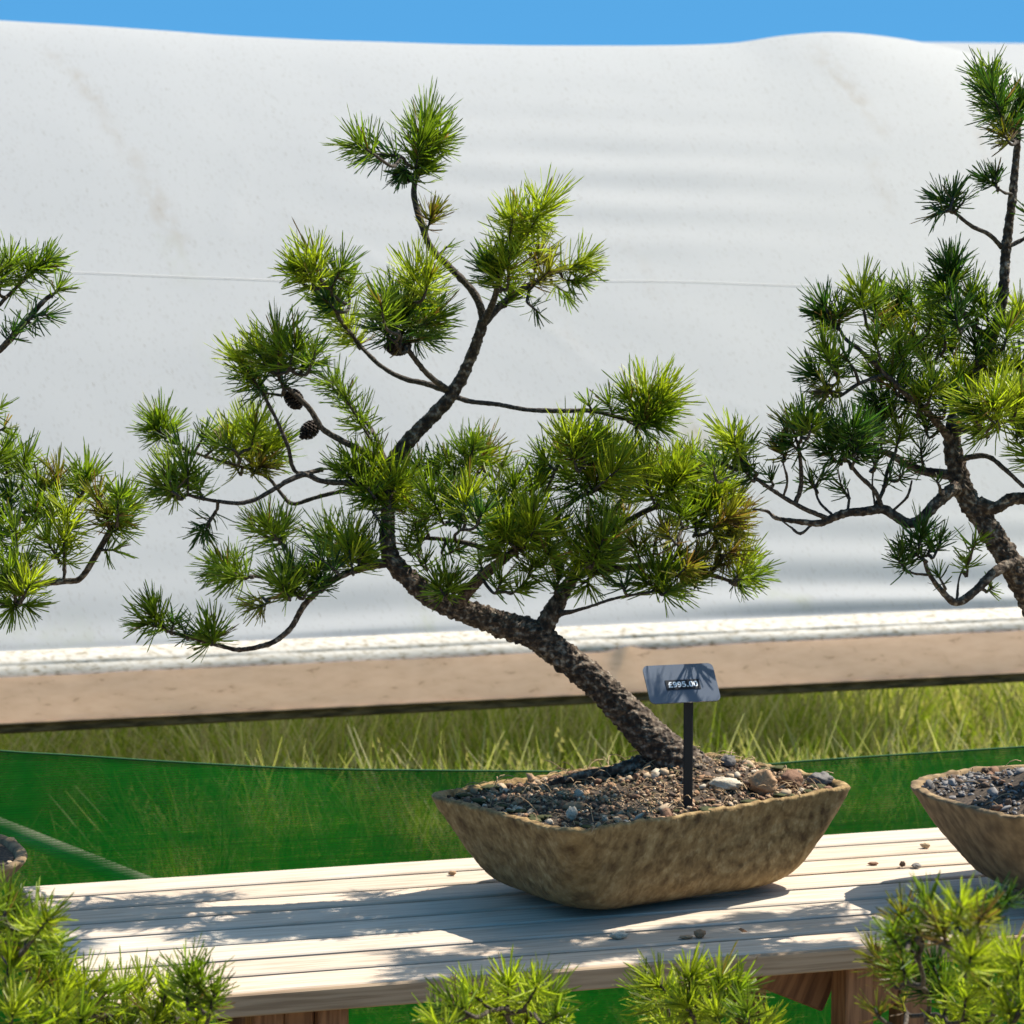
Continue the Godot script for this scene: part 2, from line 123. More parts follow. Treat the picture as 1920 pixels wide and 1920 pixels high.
const RIGHT_SHOOTS := [
	[-242,837,50,-245,837,72,-260,857,57,40,80,2], [-172,870,30,-170,870,16,-188,885,10,32,70,2], [-473,498,120,-474,498,122,-482,526,109,45,80,3], [-107,809,0,-110,809,13,-116,837,20,37,60,2],
	[-471,483,120,-472,486,143,-489,506,155,40,60,2], [-558,475,130,-560,479,169,-574,514,193,48,90,1], [-443,431,70,-440,430,58,-432,446,58,32,30,2], [-357,467,90,-356,464,83,-364,480,78,32,30,2],
	[-293,339,120,-296,339,131,-293,367,136,40,60,2], [-7,481,41,-12,484,62,-7,514,46,50,78,0], [-441,424,73,-439,421,62,-452,439,66,34,36,2], [-342,431,78,-340,431,86,-333,449,87,32,30,2],
	[-285,324,120,-284,326,131,-312,342,126,40,60,2], [-308,310,130,-314,313,155,-332,335,164,37,50,2], [-256,594,-65,-260,596,-55,-269,630,-58,48,80,0], [-185,529,145,-185,532,154,-159,569,111,61,120,1],
	[-394,414,90,-395,415,83,-407,435,87,34,36,2], [84,567,-187,90,565,-205,83,596,-197,48,73,2], [-335,473,-40,-334,477,-25,-335,510,-39,43,70,2], [-138,959,0,-143,958,7,-136,1000,9,45,80,2],
	[-242,837,50,-242,835,71,-228,854,82,48,14,2], [-12,697,-155,-11,699,-144,5,729,-150,50,82,2], [-13,481,-140,-11,480,-131,-22,507,-127,50,69,2], [-358,459,90,-360,458,117,-357,484,125,34,40,2],
	[-172,870,30,-174,873,27,-175,890,20,27,40,2], [-550,464,130,-548,468,134,-557,494,130,43,70,0], [-498,475,150,-494,476,139,-500,495,141,37,60,3], [-322,482,60,-322,486,62,-315,515,68,45,70,0],
	[-54,593,-124,-55,598,-101,-39,619,-101,52,83,2], [-396,467,120,-397,472,166,-385,492,167,40,60,2], [-51,697,-122,-58,694,-86,-65,721,-80,47,71,1], [-242,837,50,-250,840,86,-241,865,64,35,60,2],
	[-250,840,86,-253,837,82,-274,833,88,32,34,2], [-536,449,130,-535,456,155,-552,473,176,38,50,2], [-413,569,130,-415,575,149,-440,581,167,40,60,3], [60,497,22,53,505,51,53,525,62,54,82,0],
	[-190,603,-10,-197,609,13,-199,642,17,48,80,2], [-140,940,0,-148,942,24,-147,984,12,43,90,2], [-239,711,40,-249,709,79,-264,720,74,40,60,0], [-185,529,145,-186,525,163,-200,568,201,61,120,1],
	[-316,313,130,-317,320,137,-322,344,141,35,40,2], [-192,525,140,-196,534,180,-223,559,187,53,100,1], [-515,434,130,-509,437,122,-517,453,127,32,34,2], [-536,449,130,-541,446,156,-555,463,166,35,40,2],
	[-399,472,120,-405,474,113,-419,520,153,56,120,2], [-258,279,110,-261,292,161,-270,308,165,29,24,2], [-184,651,-1,-182,657,17,-184,698,17,48,80,0], [101,510,-240,94,521,-191,97,555,-195,53,68,2],
	[-143,958,7,-155,957,36,-178,990,35,40,80,0], [-201,665,11,-196,672,5,-210,713,25,48,80,0], [-148,942,24,-161,935,71,-173,951,74,35,60,3], [-230,699,33,-224,705,27,-254,731,47,48,90,2],
	[-405,474,113,-412,468,124,-432,489,132,45,70,2], [-405,474,113,-408,486,166,-399,529,194,53,110,2], [-222,303,77,-216,296,75,-217,321,95,32,30,0], [-275,448,-4,-275,457,8,-281,483,20,38,50,2],
	[-293,454,-16,-294,445,-22,-291,456,-20,30,34,2], [-425,571,130,-426,576,99,-439,566,114,32,30,0], [-426,576,99,-433,586,144,-454,602,134,45,80,2], [-558,475,130,-561,480,100,-577,509,83,48,80,1],
	[-473,498,120,-473,510,165,-467,542,164,45,80,0], [53,505,51,43,511,61,59,539,63,46,76,1], [-289,332,120,-281,335,129,-277,354,123,38,40,2], [-281,335,129,-275,332,141,-261,358,128,40,50,2],
	[-232,553,-18,-225,559,-8,-220,594,2,48,90,1], [-473,510,165,-465,513,190,-458,537,192,37,50,0], [56,680,-200,70,682,-215,64,716,-207,40,72,0], [70,682,-215,75,674,-216,68,697,-198,52,90,2],
	[75,674,-216,70,673,-190,67,709,-186,54,72,0], [-43,697,-129,-45,708,-131,-31,727,-134,42,81,2], [-12,484,62,-16,491,46,-19,534,47,49,63,0], [-151,940,35,-163,947,56,-190,1009,83,53,120,2],
	[-214,316,70,-214,330,99,-210,354,120,35,40,0], [-318,575,83,-323,565,74,-334,599,80,48,80,0], [-280,628,-100,-278,638,-39,-294,662,-58,48,80,1], [-239,711,40,-233,721,36,-248,759,46,45,100,2],
	[-11,480,-131,-5,473,-114,6,513,-100,41,63,0], [-5,473,-114,-2,471,-107,-22,507,-95,54,64,2], [-42,460,46,-39,450,60,-26,478,75,51,87,2], [-302,561,77,-303,546,38,-304,579,31,46,80,2],
	[-408,486,166,-396,487,178,-380,519,168,45,80,2], [-199,281,86,-184,271,64,-176,280,69,27,26,0], [-177,589,-20,-176,575,-29,-170,608,-15,45,70,0], [-7,585,-149,-14,601,-113,-4,619,-107,54,81,0],
	[-363,616,96,-355,625,124,-363,649,128,40,60,0], [-357,594,100,-346,580,66,-356,606,70,45,70,0], [-285,547,67,-278,559,94,-271,592,92,48,90,1], [-285,547,67,-293,535,75,-291,568,91,46,80,0],
	[-198,521,127,-193,505,108,-212,523,119,43,70,0], [-249,416,65,-266,436,133,-272,446,133,24,16,2], [-264,526,50,-252,534,67,-249,566,71,45,80,2], [-203,517,113,-221,536,180,-234,560,188,40,60,2],
	[-303,659,-120,-323,668,-76,-320,702,-80,43,80,2], [-318,666,-87,-315,676,-75,-308,702,-71,38,60,2], [-208,567,-6,-186,556,-53,-191,592,-27,48,80,1], [-398,489,-68,-407,477,-23,-419,509,-43,45,80,0],
	[-554,470,130,-571,465,170,-591,477,173,38,50,2], [-338,443,74,-325,441,103,-315,455,109,32,34,2], [-233,721,36,-235,735,-10,-228,761,-7,37,60,2], [-323,668,-76,-347,663,-7,-349,705,-9,48,90,0],
	[-347,663,-7,-337,648,-31,-333,671,-41,40,60,3], [-433,586,144,-414,591,109,-417,617,117,43,70,0], [-414,591,109,-429,612,183,-443,637,193,48,80,0], [-92,428,50,-104,447,72,-94,467,92,53,75,1],
	[-104,447,72,-112,451,69,-120,490,65,54,65,1], [-112,451,69,-112,467,98,-130,487,108,54,75,0], [-112,467,98,-113,468,90,-104,508,76,50,78,0], [-178,533,150,-165,541,173,-159,575,183,48,90,1],
	[-399,647,100,-407,661,58,-423,669,60,35,50,3], [-407,661,58,-409,667,57,-407,692,67,40,70,0], [-409,667,57,-418,667,66,-433,701,71,45,90,2], [-418,667,66,-426,675,67,-442,688,79,37,60,2],
	[-212,674,20,-234,662,89,-242,694,90,45,80,2], [-173,641,-10,-161,634,38,-153,667,33,48,80,0], [-35,698,-136,-35,676,-121,-57,703,-105,54,85,1], [-347,663,-7,-372,683,72,-379,720,73,50,90,1],
	[-278,638,-39,-264,654,-31,-259,705,-18,53,100,0], [-264,654,-31,-273,668,-85,-289,710,-77,53,100,0], [-303,546,38,-316,529,20,-335,549,28,43,70,2], [-328,584,86,-306,596,47,-312,623,28,45,70,0],
	[-306,596,47,-314,612,60,-325,645,70,48,80,0], [-254,514,40,-270,499,27,-277,529,43,43,70,2], [19,489,34,25,465,33,39,505,30,47,63,0], [25,465,33,35,463,63,37,492,48,45,82,2],
	[35,463,63,56,474,46,58,506,51,46,88,0], [35,463,63,33,447,112,24,467,115,52,87,2], [34,451,100,12,449,124,21,465,122,51,86,1], [12,449,124,-5,448,146,-17,467,163,55,77,0],
	[-123,597,-66,-118,571,-86,-119,606,-57,48,80,0], [-55,598,-101,-43,620,-119,-60,652,-112,50,85,0], [-385,586,120,-395,610,140,-409,627,152,38,50,2], [-155,957,36,-167,974,-10,-180,1023,-47,48,100,0],
	[-176,575,-29,-157,570,12,-160,603,28,48,80,1], [106,563,-192,100,592,-150,95,626,-121,42,82,0], [-263,604,-75,-246,622,-53,-243,655,-44,45,70,0], [-246,622,-53,-242,640,-6,-254,674,6,48,80,0],
	[142,555,-200,138,538,-109,149,573,-121,42,65,0], [138,538,-109,150,538,-108,154,572,-141,44,64,1], [150,538,-108,154,564,-56,163,584,-56,54,84,2], [77,507,-224,61,539,-166,49,583,-129,46,80,0],
	[-316,529,20,-343,540,31,-356,560,33,40,60,2], [-343,540,31,-348,513,19,-349,538,14,43,70,2], [-144,678,-20,-125,654,-40,-128,690,-24,48,80,1], [70,673,-190,90,653,-176,92,697,-168,46,74,0],
	[90,653,-176,113,666,-172,89,703,-150,49,68,2], [101,659,-174,110,635,-136,109,679,-131,54,90,1], [-14,601,-113,-22,635,-66,-10,657,-63,54,71,0], [-22,635,-66,-17,646,-91,-9,670,-71,44,81,2],
	[-17,646,-91,-10,652,-64,-8,691,-73,44,67,1], [-571,465,170,-598,453,240,-607,480,250,37,50,0], [-113,468,90,-90,490,16,-97,512,34,47,73,2], [-90,490,16,-90,508,40,-75,526,54,48,87,0],
	[-90,508,40,-100,510,57,-112,542,61,46,67,0], [-100,510,57,-109,504,12,-126,530,28,40,76,2], [-90,508,40,-89,525,53,-72,561,56,53,85,2], [-89,525,53,-109,543,81,-113,578,88,49,79,1],
	[-109,504,12,-143,493,61,-139,518,61,43,70,0], [-246,622,-53,-221,605,-43,-228,638,-68,48,80,2], [-43,620,-119,-56,648,-130,-40,678,-114,56,87,1], [-53,641,-127,-93,632,-45,-103,664,-44,50,61,2],
	[-167,974,-10,-177,1005,-5,-202,1037,28,43,70,2], [-177,1005,-5,-177,1013,-1,-182,1045,15,40,60,0], [-23,588,-142,-43,561,-36,-51,595,-30,56,78,0], [-43,561,-36,-49,549,21,-31,580,17,42,72,0],
	[-49,549,21,-40,548,40,-55,570,43,49,87,1], [-10,652,-64,15,633,-45,12,670,-22,42,85,2], [15,633,-45,10,637,0,6,668,-4,54,63,2], [110,635,-136,136,605,-158,120,630,-148,55,82,2],
	[116,628,-142,154,649,-193,157,667,-186,54,70,1], [147,538,-108,137,502,-60,154,543,-57,55,81,0], [137,502,-60,134,477,-20,149,492,-30,56,78,2], [134,477,-20,129,444,41,123,466,30,41,87,1],
	[131,452,26,108,445,2,111,483,0,41,84,0]]
const RIGHT_CONES := []
const RIGHT_ROOTS := []
const LEFT_BASE := Vector3(-1.0360, 0.6922, -4.7500)
const LEFT_TRUNK := [-4,-16,0,39.6,13,49,0,34.8,48,147,0,28.5,74,261,0,25.3,61,383,0,22.2,72,519,0,19.0,99,663,0,15.8,117,790,0,11.1,128,917,0,7.1]
const LEFT_BRANCHES := [
	[103,679,0,9.5,185,729,30,7.1,252,762,50,6.3,284,781,50,5.9,320,820,50,5.5,347,850,50,4.7,362,862,50,3.9],
	[185,729,30,5.5,228,790,0,4.8,274,845,-20,4.0,314,884,-20,3.2],
	[75,302,0,11.9,158,390,50,8.6,235,426,80,7.0,286,434,100,6.2,333,440,100,5.8,379,444,100,5.4,403,448,100,5.4,423,476,100,5.4,439,503,100,5.4,453,527,100,4.7],
	[235,426,80,5.4,274,498,20,4.7,319,543,0,4.0,359,563,0,3.6],
	[379,444,100,3.5,381,464,100,3.5,382,491,100,3.1],
	[319,543,0,4.0,362,534,20,3.5,395,562,30,3.1,407,582,30,3.1],
	[97,583,0,7.9,178,623,0,6.3,234,663,0,4.8,266,683,0,3.2],
	[235,426,80,4.7,292,418,140,3.8,318,417,160,3.1]]
const LEFT_SHOOTS := [
	[318,417,160,319,418,166,312,415,170,44,60,0], [315,816,50,318,816,63,335,831,64,40,34,2], [286,434,100,289,437,121,286,474,150,44,60,2], [399,569,30,402,570,42,411,598,51,48,90,0],
	[293,791,50,297,793,84,311,811,90,36,44,2], [289,860,-20,288,859,-30,329,901,18,48,90,0], [274,498,20,280,501,61,282,532,38,48,70,2], [453,527,100,457,527,111,479,557,124,44,90,1],
	[381,464,100,384,470,131,388,515,151,48,80,1], [433,492,100,436,491,106,457,490,100,32,44,0], [450,521,100,449,524,114,447,549,129,40,60,3], [324,825,50,326,824,40,313,808,35,36,24,2],
	[362,862,50,362,859,61,373,873,49,36,50,0], [446,515,100,444,514,107,469,527,106,40,70,0], [309,879,-20,311,883,1,350,910,-5,43,80,0], [253,675,0,249,677,-7,273,691,-6,35,40,0],
	[353,560,0,358,559,11,358,594,7,44,80,3], [329,830,50,335,831,62,358,833,73,40,34,2], [457,527,111,465,535,149,472,581,187,48,90,0], [318,417,160,322,419,154,323,468,154,55,110,0],
	[322,419,154,320,417,141,334,414,153,40,50,0], [100,669,0,93,668,-5,85,703,1,44,70,0], [333,540,7,333,537,31,335,578,14,48,80,0], [250,428,86,256,437,109,250,470,114,48,60,0],
	[390,558,28,391,550,0,388,578,8,43,70,0], [171,620,0,185,619,43,173,664,13,48,60,0], [381,471,100,378,478,134,360,512,144,44,70,0], [321,418,156,321,430,181,309,464,194,52,90,0],
	[321,424,168,336,435,216,352,464,218,48,80,1], [116,593,0,119,606,38,110,641,38,52,71,2], [355,535,17,355,525,54,358,549,50,40,60,0], [382,491,100,389,506,108,392,553,147,52,90,1],
	[284,855,-20,278,868,8,296,909,13,48,90,0], [301,525,8,284,531,-21,284,558,-25,44,80,2], [119,606,38,112,621,57,124,646,72,46,76,2], [117,790,0,142,786,29,157,819,43,48,80,1],
	[314,884,-20,333,899,-10,355,914,8,32,40,2], [449,524,114,430,538,108,431,571,107,44,70,3], [269,840,-18,259,855,34,277,894,43,48,80,0], [100,669,0,111,649,-1,106,676,-3,40,52,2],
	[111,649,-1,116,651,6,130,691,23,52,50,2], [116,651,6,129,650,27,115,675,18,43,51,2], [306,530,6,326,514,38,331,542,45,43,70,0], [253,675,0,260,651,-35,279,661,-25,32,26,0],
	[106,714,0,82,720,-1,79,744,-1,41,68,0], [82,720,-1,82,718,31,88,747,51,41,75,1], [82,718,31,82,704,20,75,740,33,51,59,0], [128,917,0,116,940,-30,115,962,-10,50,54,0],
	[115,771,0,86,776,-13,74,794,4,44,69,0], [97,583,0,91,552,-22,104,579,-8,48,73,2], [91,552,-22,87,558,58,70,593,22,48,55,0], [268,487,29,242,504,17,253,547,33,48,70,0],
	[86,776,-13,83,808,-6,95,830,-8,40,56,0], [83,808,-6,81,816,69,99,851,78,52,64,2], [81,816,69,45,827,2,60,858,19,48,52,1], [319,543,0,293,565,-81,301,610,-53,48,90,0],
	[293,565,-81,265,572,-97,275,615,-87,48,90,0], [265,572,-97,252,579,-27,270,622,-17,48,90,0], [252,579,-27,209,574,-93,206,613,-115,48,60,0], [271,492,24,311,483,105,314,526,126,48,80,0],
	[128,917,0,157,927,-40,146,962,-20,49,50,2], [72,819,53,59,788,98,68,809,107,51,72,0], [59,788,98,2,770,5,-4,803,6,50,58,0], [121,828,0,176,830,74,187,869,93,48,70,0],
	[242,504,17,209,531,99,204,566,65,48,60,0], [87,558,58,48,537,83,65,566,96,44,55,0], [57,542,77,67,595,204,53,614,199,48,65,0], [67,595,204,41,596,200,51,630,207,47,51,2],
	[67,595,204,96,644,281,90,670,280,43,53,2], [67,547,71,110,520,167,104,543,163,44,75,0], [110,520,167,131,497,194,140,521,193,44,54,0], [121,509,180,156,528,202,145,562,198,43,69,2],
	[156,528,202,162,495,121,160,521,137,44,79,0], [162,495,121,182,488,145,172,525,142,42,60,0], [48,537,83,17,504,112,17,536,130,43,60,1], [45,827,2,11,895,-92,23,923,-88,52,61,1],
	[11,895,-92,-23,893,-41,-8,914,-32,44,80,0], [96,644,281,39,692,254,37,712,238,46,64,1]]
const LEFT_CONES := []
const LEFT_ROOTS := []
const FRONT_L_BASE := Vector3(-0.5004, 0.4236, -3.4500)
const FRONT_L_TRUNK := [-1,-37,0,17.2,8,117,0,13.8,15,239,0,9.2,23,330,0,5.2]
const FRONT_L_BRANCHES := [
	]
const FRONT_L_SHOOTS := [
	[23,330,0,34,377,82,37,410,94,38,70,0], [34,377,82,9,391,94,14,416,96,38,80,1], [9,391,94,-11,389,123,-5,418,123,38,70,0], [9,391,94,7,405,38,11,429,33,38,80,1],
	[7,405,38,27,393,16,29,424,12,40,90,1], [27,393,16,43,379,-37,45,415,-19,40,80,0], [43,379,-37,60,368,-100,61,398,-85,38,80,1], [60,368,-100,77,350,-144,77,386,-131,40,90,1],
	[77,350,-144,106,371,-66,112,399,-57,38,80,1], [43,379,-37,45,346,-67,45,374,-60,38,80,1], [45,346,-67,70,341,-46,68,366,-69,38,70,0], [70,341,-46,93,339,-70,99,367,-62,38,80,1],
	[106,371,-66,120,343,-84,119,376,-76,38,80,0], [120,343,-84,150,356,-31,152,386,-14,38,80,1], [150,356,-31,170,399,37,177,427,51,34,70,0], [170,399,37,158,411,36,163,442,43,40,80,0],
	[158,411,36,147,405,38,146,443,40,44,90,0], [7,405,38,-6,430,38,5,439,26,32,60,0], [-2,424,38,-23,410,32,-17,436,37,36,80,1], [-6,430,38,-35,434,-11,-1,450,-3,34,90,1],
	[-35,434,-11,-28,454,20,-6,473,24,34,80,0], [-28,454,20,-24,485,96,-14,509,48,38,90,0], [-26,470,58,-36,465,62,-34,490,37,36,80,1], [-24,485,96,-4,511,152,19,542,188,34,80,1],
	[-36,465,62,-65,460,-11,-63,498,0,34,80,1], [-65,460,-11,-47,487,28,-40,517,30,32,70,0], [-47,487,28,-47,513,66,-47,533,37,33,60,0], [-47,513,66,-52,518,110,-53,551,124,33,60,0],
	[-11,389,123,-31,415,136,-26,438,134,38,80,1], [-23,410,32,-44,437,89,-38,473,88,38,90,1]]
const FRONT_L_CONES := []
const FRONT_L_ROOTS := []
const FRONT_C_BASE := Vector3(-0.0188, 0.3582, -3.6200)
const FRONT_C_TRUNK := [0,-39,0,15.7,-3,123,0,12.1,0,251,0,7.8,6,346,0,4.8]
const FRONT_C_BRANCHES := [
	]
const FRONT_C_SHOOTS := [
	[6,346,0,6,378,24,6,409,23,40,70,1], [6,378,24,-18,367,-56,-31,389,-51,40,80,1], [6,378,24,19,409,48,1,435,66,40,80,1], [16,401,42,32,387,15,37,415,21,40,80,1],
	[19,409,48,14,439,89,14,475,100,43,90,1], [15,431,79,32,454,147,49,496,190,42,90,1], [32,454,147,44,442,124,67,459,96,40,80,0], [44,442,124,55,444,174,70,463,196,37,60,0],
	[14,439,89,-4,453,144,-27,478,165,40,80,1], [55,444,174,60,414,152,72,432,149,36,60,1], [-4,453,144,-27,464,207,-50,475,199,37,70,0], [-27,464,207,-58,432,112,-77,440,105,36,50,0],
	[-50,440,135,-45,445,238,-61,471,269,37,60,1]]
const FRONT_C_CONES := []
const FRONT_C_ROOTS := []
const FRONT_M_BASE := Vector3(0.2188, 0.3582, -3.6200)
const FRONT_M_TRUNK := [0,-39,0,15.7,5,123,0,12.1,-2,251,0,7.8,-5,346,0,4.8]
const FRONT_M_BRANCHES := [
	]
const FRONT_M_SHOOTS := [
	[-5,346,0,0,369,-33,0,393,-38,37,70,1], [-2,363,-25,-27,371,0,-39,395,-5,37,60,1], [0,369,-33,-10,416,50,-23,437,55,40,80,1], [-10,416,50,-14,424,11,-16,466,42,43,90,1],
	[-14,424,11,-26,421,2,-52,450,14,41,90,1], [-13,422,21,3,429,32,21,461,34,42,90,1], [3,429,32,13,430,56,42,454,51,40,80,0], [-26,421,2,-42,398,-63,-63,410,-91,39,70,0],
	[-38,404,-47,-27,368,-99,-52,388,-105,40,80,1], [13,430,56,19,408,67,12,429,72,37,70,1], [19,408,67,46,421,116,44,448,123,37,60,0], [46,421,116,46,398,93,58,415,89,36,50,1],
	[46,415,110,75,393,35,75,413,37,34,50,1]]
const FRONT_M_CONES := []
const FRONT_M_ROOTS := []
const FRONT_R_BASE := Vector3(0.5009, 0.3927, -3.4500)
const FRONT_R_TRUNK := [1,-37,0,19.6,-8,117,0,16.1,-21,239,0,11.5,-32,349,0,8.1,-42,421,0,5.2]
const FRONT_R_BRANCHES := [
	]
const FRONT_R_SHOOTS := [
	[-42,421,0,-47,448,34,-60,469,46,31,60,2], [-47,448,34,-35,461,41,-43,487,44,34,80,2], [-41,416,0,-31,435,57,-33,468,64,37,80,0], [-31,435,57,-20,442,104,-17,471,118,36,70,1],
	[-37,387,0,-21,391,22,-24,422,46,36,70,1], [-20,442,104,6,437,84,4,457,84,36,70,0], [-42,421,0,-61,412,-33,-67,429,-37,29,30,3], [6,437,84,1,489,190,-17,520,223,39,80,1],
	[1,489,190,10,498,203,6,538,223,43,100,1], [10,498,203,11,518,260,15,553,282,41,90,1], [10,503,217,9,504,305,21,522,292,36,60,1], [9,504,305,2,487,288,0,507,298,36,70,1],
	[-47,448,34,-82,492,137,-90,518,145,34,80,0], [-82,492,137,-91,481,116,-99,499,117,31,60,3], [-91,481,116,-99,492,94,-112,508,88,31,60,3], [-82,492,137,-84,541,240,-96,558,237,32,70,2],
	[-84,541,240,-82,562,253,-94,588,281,29,60,0], [-82,562,253,-85,594,320,-88,624,333,34,80,0], [-83,570,270,-97,572,252,-105,598,264,31,70,3], [-97,572,252,-113,577,340,-127,597,353,31,60,0],
	[-83,578,287,-75,590,369,-77,614,376,34,80,3], [-75,590,369,-70,615,407,-66,643,411,34,80,1], [-70,615,407,-60,619,439,-53,640,460,29,60,3], [-60,619,439,-41,616,387,-32,638,392,31,70,2],
	[-41,616,387,-35,627,408,-20,643,406,25,50,2], [-75,590,369,-59,578,365,-51,599,380,32,70,3], [-59,578,365,-68,584,468,-65,609,483,36,80,1], [6,437,84,6,418,117,8,437,101,36,60,0],
	[-61,412,-33,-103,437,84,-111,451,88,28,30,3]]
const FRONT_R_CONES := []
const FRONT_R_ROOTS := []
const RIDGE := [[-9.000, 2.1000], [-3.200, 2.0800], [-2.200, 2.1300], [-1.500, 2.1350], [-0.980, 2.1231], [-0.693, 2.1081], [-0.364, 2.0903], [-0.042, 2.0808], [0.279, 2.0754], [0.670, 2.0735], [0.910, 2.0774], [1.120, 2.0871], [1.267, 2.1069], [1.415, 2.1177], [1.566, 2.1102], [1.734, 2.0874], [1.871, 2.0563], [2.026, 1.9907], [2.184, 1.9072]]
const STAINS := [[-0.86,1.92,-0.77,1.77,0.022,0,0.28], [-0.80,1.83,-0.74,1.62,0.031,0,0.22], [-0.71,1.56,-0.65,1.35,0.034,0,0.26], [-0.68,1.38,-0.62,1.23,0.031,0,0.34], [-0.65,1.23,-0.62,1.11,0.047,1,0.16], [1.33,1.95,1.39,1.77,0.037,0,0.36], [1.36,1.80,1.42,1.65,0.034,0,0.24], [1.36,1.50,1.36,1.35,0.028,0,0.20], [1.72,1.62,1.72,1.53,0.025,0,0.35], [0.55,0.66,0.61,0.54,0.034,2,0.50], [0.61,0.54,0.61,0.45,0.028,2,0.35], [-0.20,0.09,-0.20,0.00,0.041,1,0.50], [-1.16,0.09,-1.01,0.03,0.062,1,0.30], [-0.59,0.90,-0.56,0.78,0.062,1,0.12], [-0.44,0.81,-0.41,0.60,0.062,1,0.12], [0.67,0.09,0.76,0.06,0.025,1,0.40], [-0.32,1.29,-0.20,1.23,0.047,0,0.10], [0.28,1.05,0.34,0.90,0.047,0,0.12], [0.58,1.20,0.61,1.02,0.037,0,0.10]]
const SEAM := [[-1.10,1.140], [-0.56,1.110], [-0.02,1.080], [0.58,1.080], [1.15,1.050], [1.60,1.020]]
const NET_TOP := [[-0.896, 0.8062], [-0.723, 0.7828], [-0.618, 0.7700], [-0.502, 0.7566], [-0.367, 0.7419], [-0.257, 0.7305], [-0.090, 0.7176], [0.100, 0.7034], [0.391, 0.6873], [0.590, 0.6848], [0.742, 0.6881], [0.896, 0.6903], [1.127, 0.6936], [1.320, 0.6963]]
const NET_AT := Vector3(-0.1505, 0.0000, -5.4022)
const POLE_HIGH := Vector3(-1.1188, 0.5714, -5.9000)
const POLE_LOW := Vector3(-0.6447, 0.4178, -5.7500)
const PEBBLE_A := Vector3(0.1557, 0.6200, -4.5757)
const PEBBLE_B := Vector3(0.2745, 0.6200, -4.5822)
const PEBBLE_C := Vector3(-0.0949, 0.6200, -4.9928)
const PEBBLE_D := Vector3(0.6830, 0.6200, -5.1951)
const PEBBLE_E := Vector3(0.6280, 0.6200, -5.0546)
const PEBBLE_F := Vector3(0.6489, 0.6200, -5.0429)
const PEBBLE_G := Vector3(0.5822, 0.6200, -5.0663)
const PEBBLE_H := Vector3(0.2538, 0.6200, -4.5757)
const SIGN_FOOT := Vector3(0.2660, 0.7820, -4.7596)
const ROCK_FLAT := Vector3(0.3297, 0.7880, -4.8449)
const ROCK_SPLIT := Vector3(0.3876, 0.7820, -4.8499)
const ROCK_RED := Vector3(0.4358, 0.7780, -4.9037)
const ROCK_LICHEN := Vector3(0.4844, 0.7720, -4.9512)
const ROCK_DARK := Vector3(0.3401, 0.7950, -4.9643)
const ROCK_CHIP := Vector3(0.0888, 0.7730, -4.6772)
const ROCK_ROUND := Vector3(0.1020, 0.7850, -4.8183)
const LEFT_POT := Vector3(-1.0127, BENCH_TOP, -4.6576)

const TURN := 0.29146              # bench, net and tunnel all run this way, going back towards the right
const BENCH_TOP := 0.62
const NEEDLE_TONES := [Color(0.2, 0.29, 0.021), Color(0.39, 0.46, 0.03), Color(0.045, 0.115, 0.018), Color(0.28, 0.27, 0.035)]

var along := Vector3(cos(TURN), 0, -sin(TURN))
var behind := Vector3(-sin(TURN), 0, -cos(TURN))
var rng := RandomNumberGenerator.new()
var fine := FastNoiseLite.new()
var cells := FastNoiseLite.new()
var M := {}
var taken := {}
var trough: Node3D
var trough_crest: Vector2


func _ready() -> void:
	rng.seed = 20240611
	look()
	materials()
	setting()
	tunnel()
	netting()
	bench("slatted_bench", "pale slatted wooden bench carrying the price-tagged pine", "bench", Vector3(-0.557, 0, -4.212), 3.3, BENCH_TOP)
	bench("slatted_bench", "pale slatted wooden bench under the pine with the wide side branch, past the bench end", "bench", Vector3(-0.557, 0, -4.212) - along * 1.75, 1.6, BENCH_TOP)
	bench("slatted_bench", "low slatted staging bench under the front row of pine tops", "bench", Vector3(-0.95, 0, -2.85), 2.6, 0.22)
	main_pot()
	pines()
	price_sign()
	loose_stones()


func look() -> void:
	var cam := Camera3D.new()
	cam.name = "camera"
	var lens := CameraAttributesPhysical.new()
	lens.frustum_focal_length = 75.0
	lens.exposure_aperture = 8.0
	lens.frustum_focus_distance = 4.45
	lens.frustum_near = 0.05
	lens.frustum_far = 400.0
	cam.attributes = lens
	cam.fov = 18.18
	cam.position = Vector3(0, 1.75, 0)
	cam.rotation.x = -atan(0.11)
	cam.far = 400.0
	add_child(cam)
	cam.make_current()
	var e := Environment.new()
	e.background_mode = Environment.BG_SKY
	var s := ProceduralSkyMaterial.new()
	s.sky_top_color = Color(0.045, 0.155, 0.32).linear_to_srgb()
	s.sky_horizon_color = Color(0.06, 0.24, 0.475).linear_to_srgb()
	s.sky_curve = 0.15
	s.ground_bottom_color = Color(0.1, 0.1, 0.07).linear_to_srgb()
	s.ground_horizon_color = Color(0.14, 0.15, 0.12).linear_to_srgb()
	s.sun_angle_max = 60.0
	s.sun_curve = 0.4
	var sky := Sky.new()
	sky.sky_material = s
	e.sky = sky
	e.tonemap_mode = Environment.TONE_MAPPER_LINEAR
	e.tonemap_exposure = 1.78
	e.sdfgi_enabled = true
	e.ssao_enabled = true
	e.ssil_enabled = true
	var w := WorldEnvironment.new()
	w.name = "world_environment"
	w.environment = e
	add_child(w)
	var sun := DirectionalLight3D.new()
	sun.name = "sun"
	sun.light_energy = 1.5
	sun.light_color = Color(1.0, 0.965, 0.905)
	sun.light_angular_distance = 0.5
	sun.shadow_enabled = true
	add_child(sun)
	sun.look_at_from_position(Vector3(0.105, 0.162, -0.05) * 60.0, Vector3.ZERO)


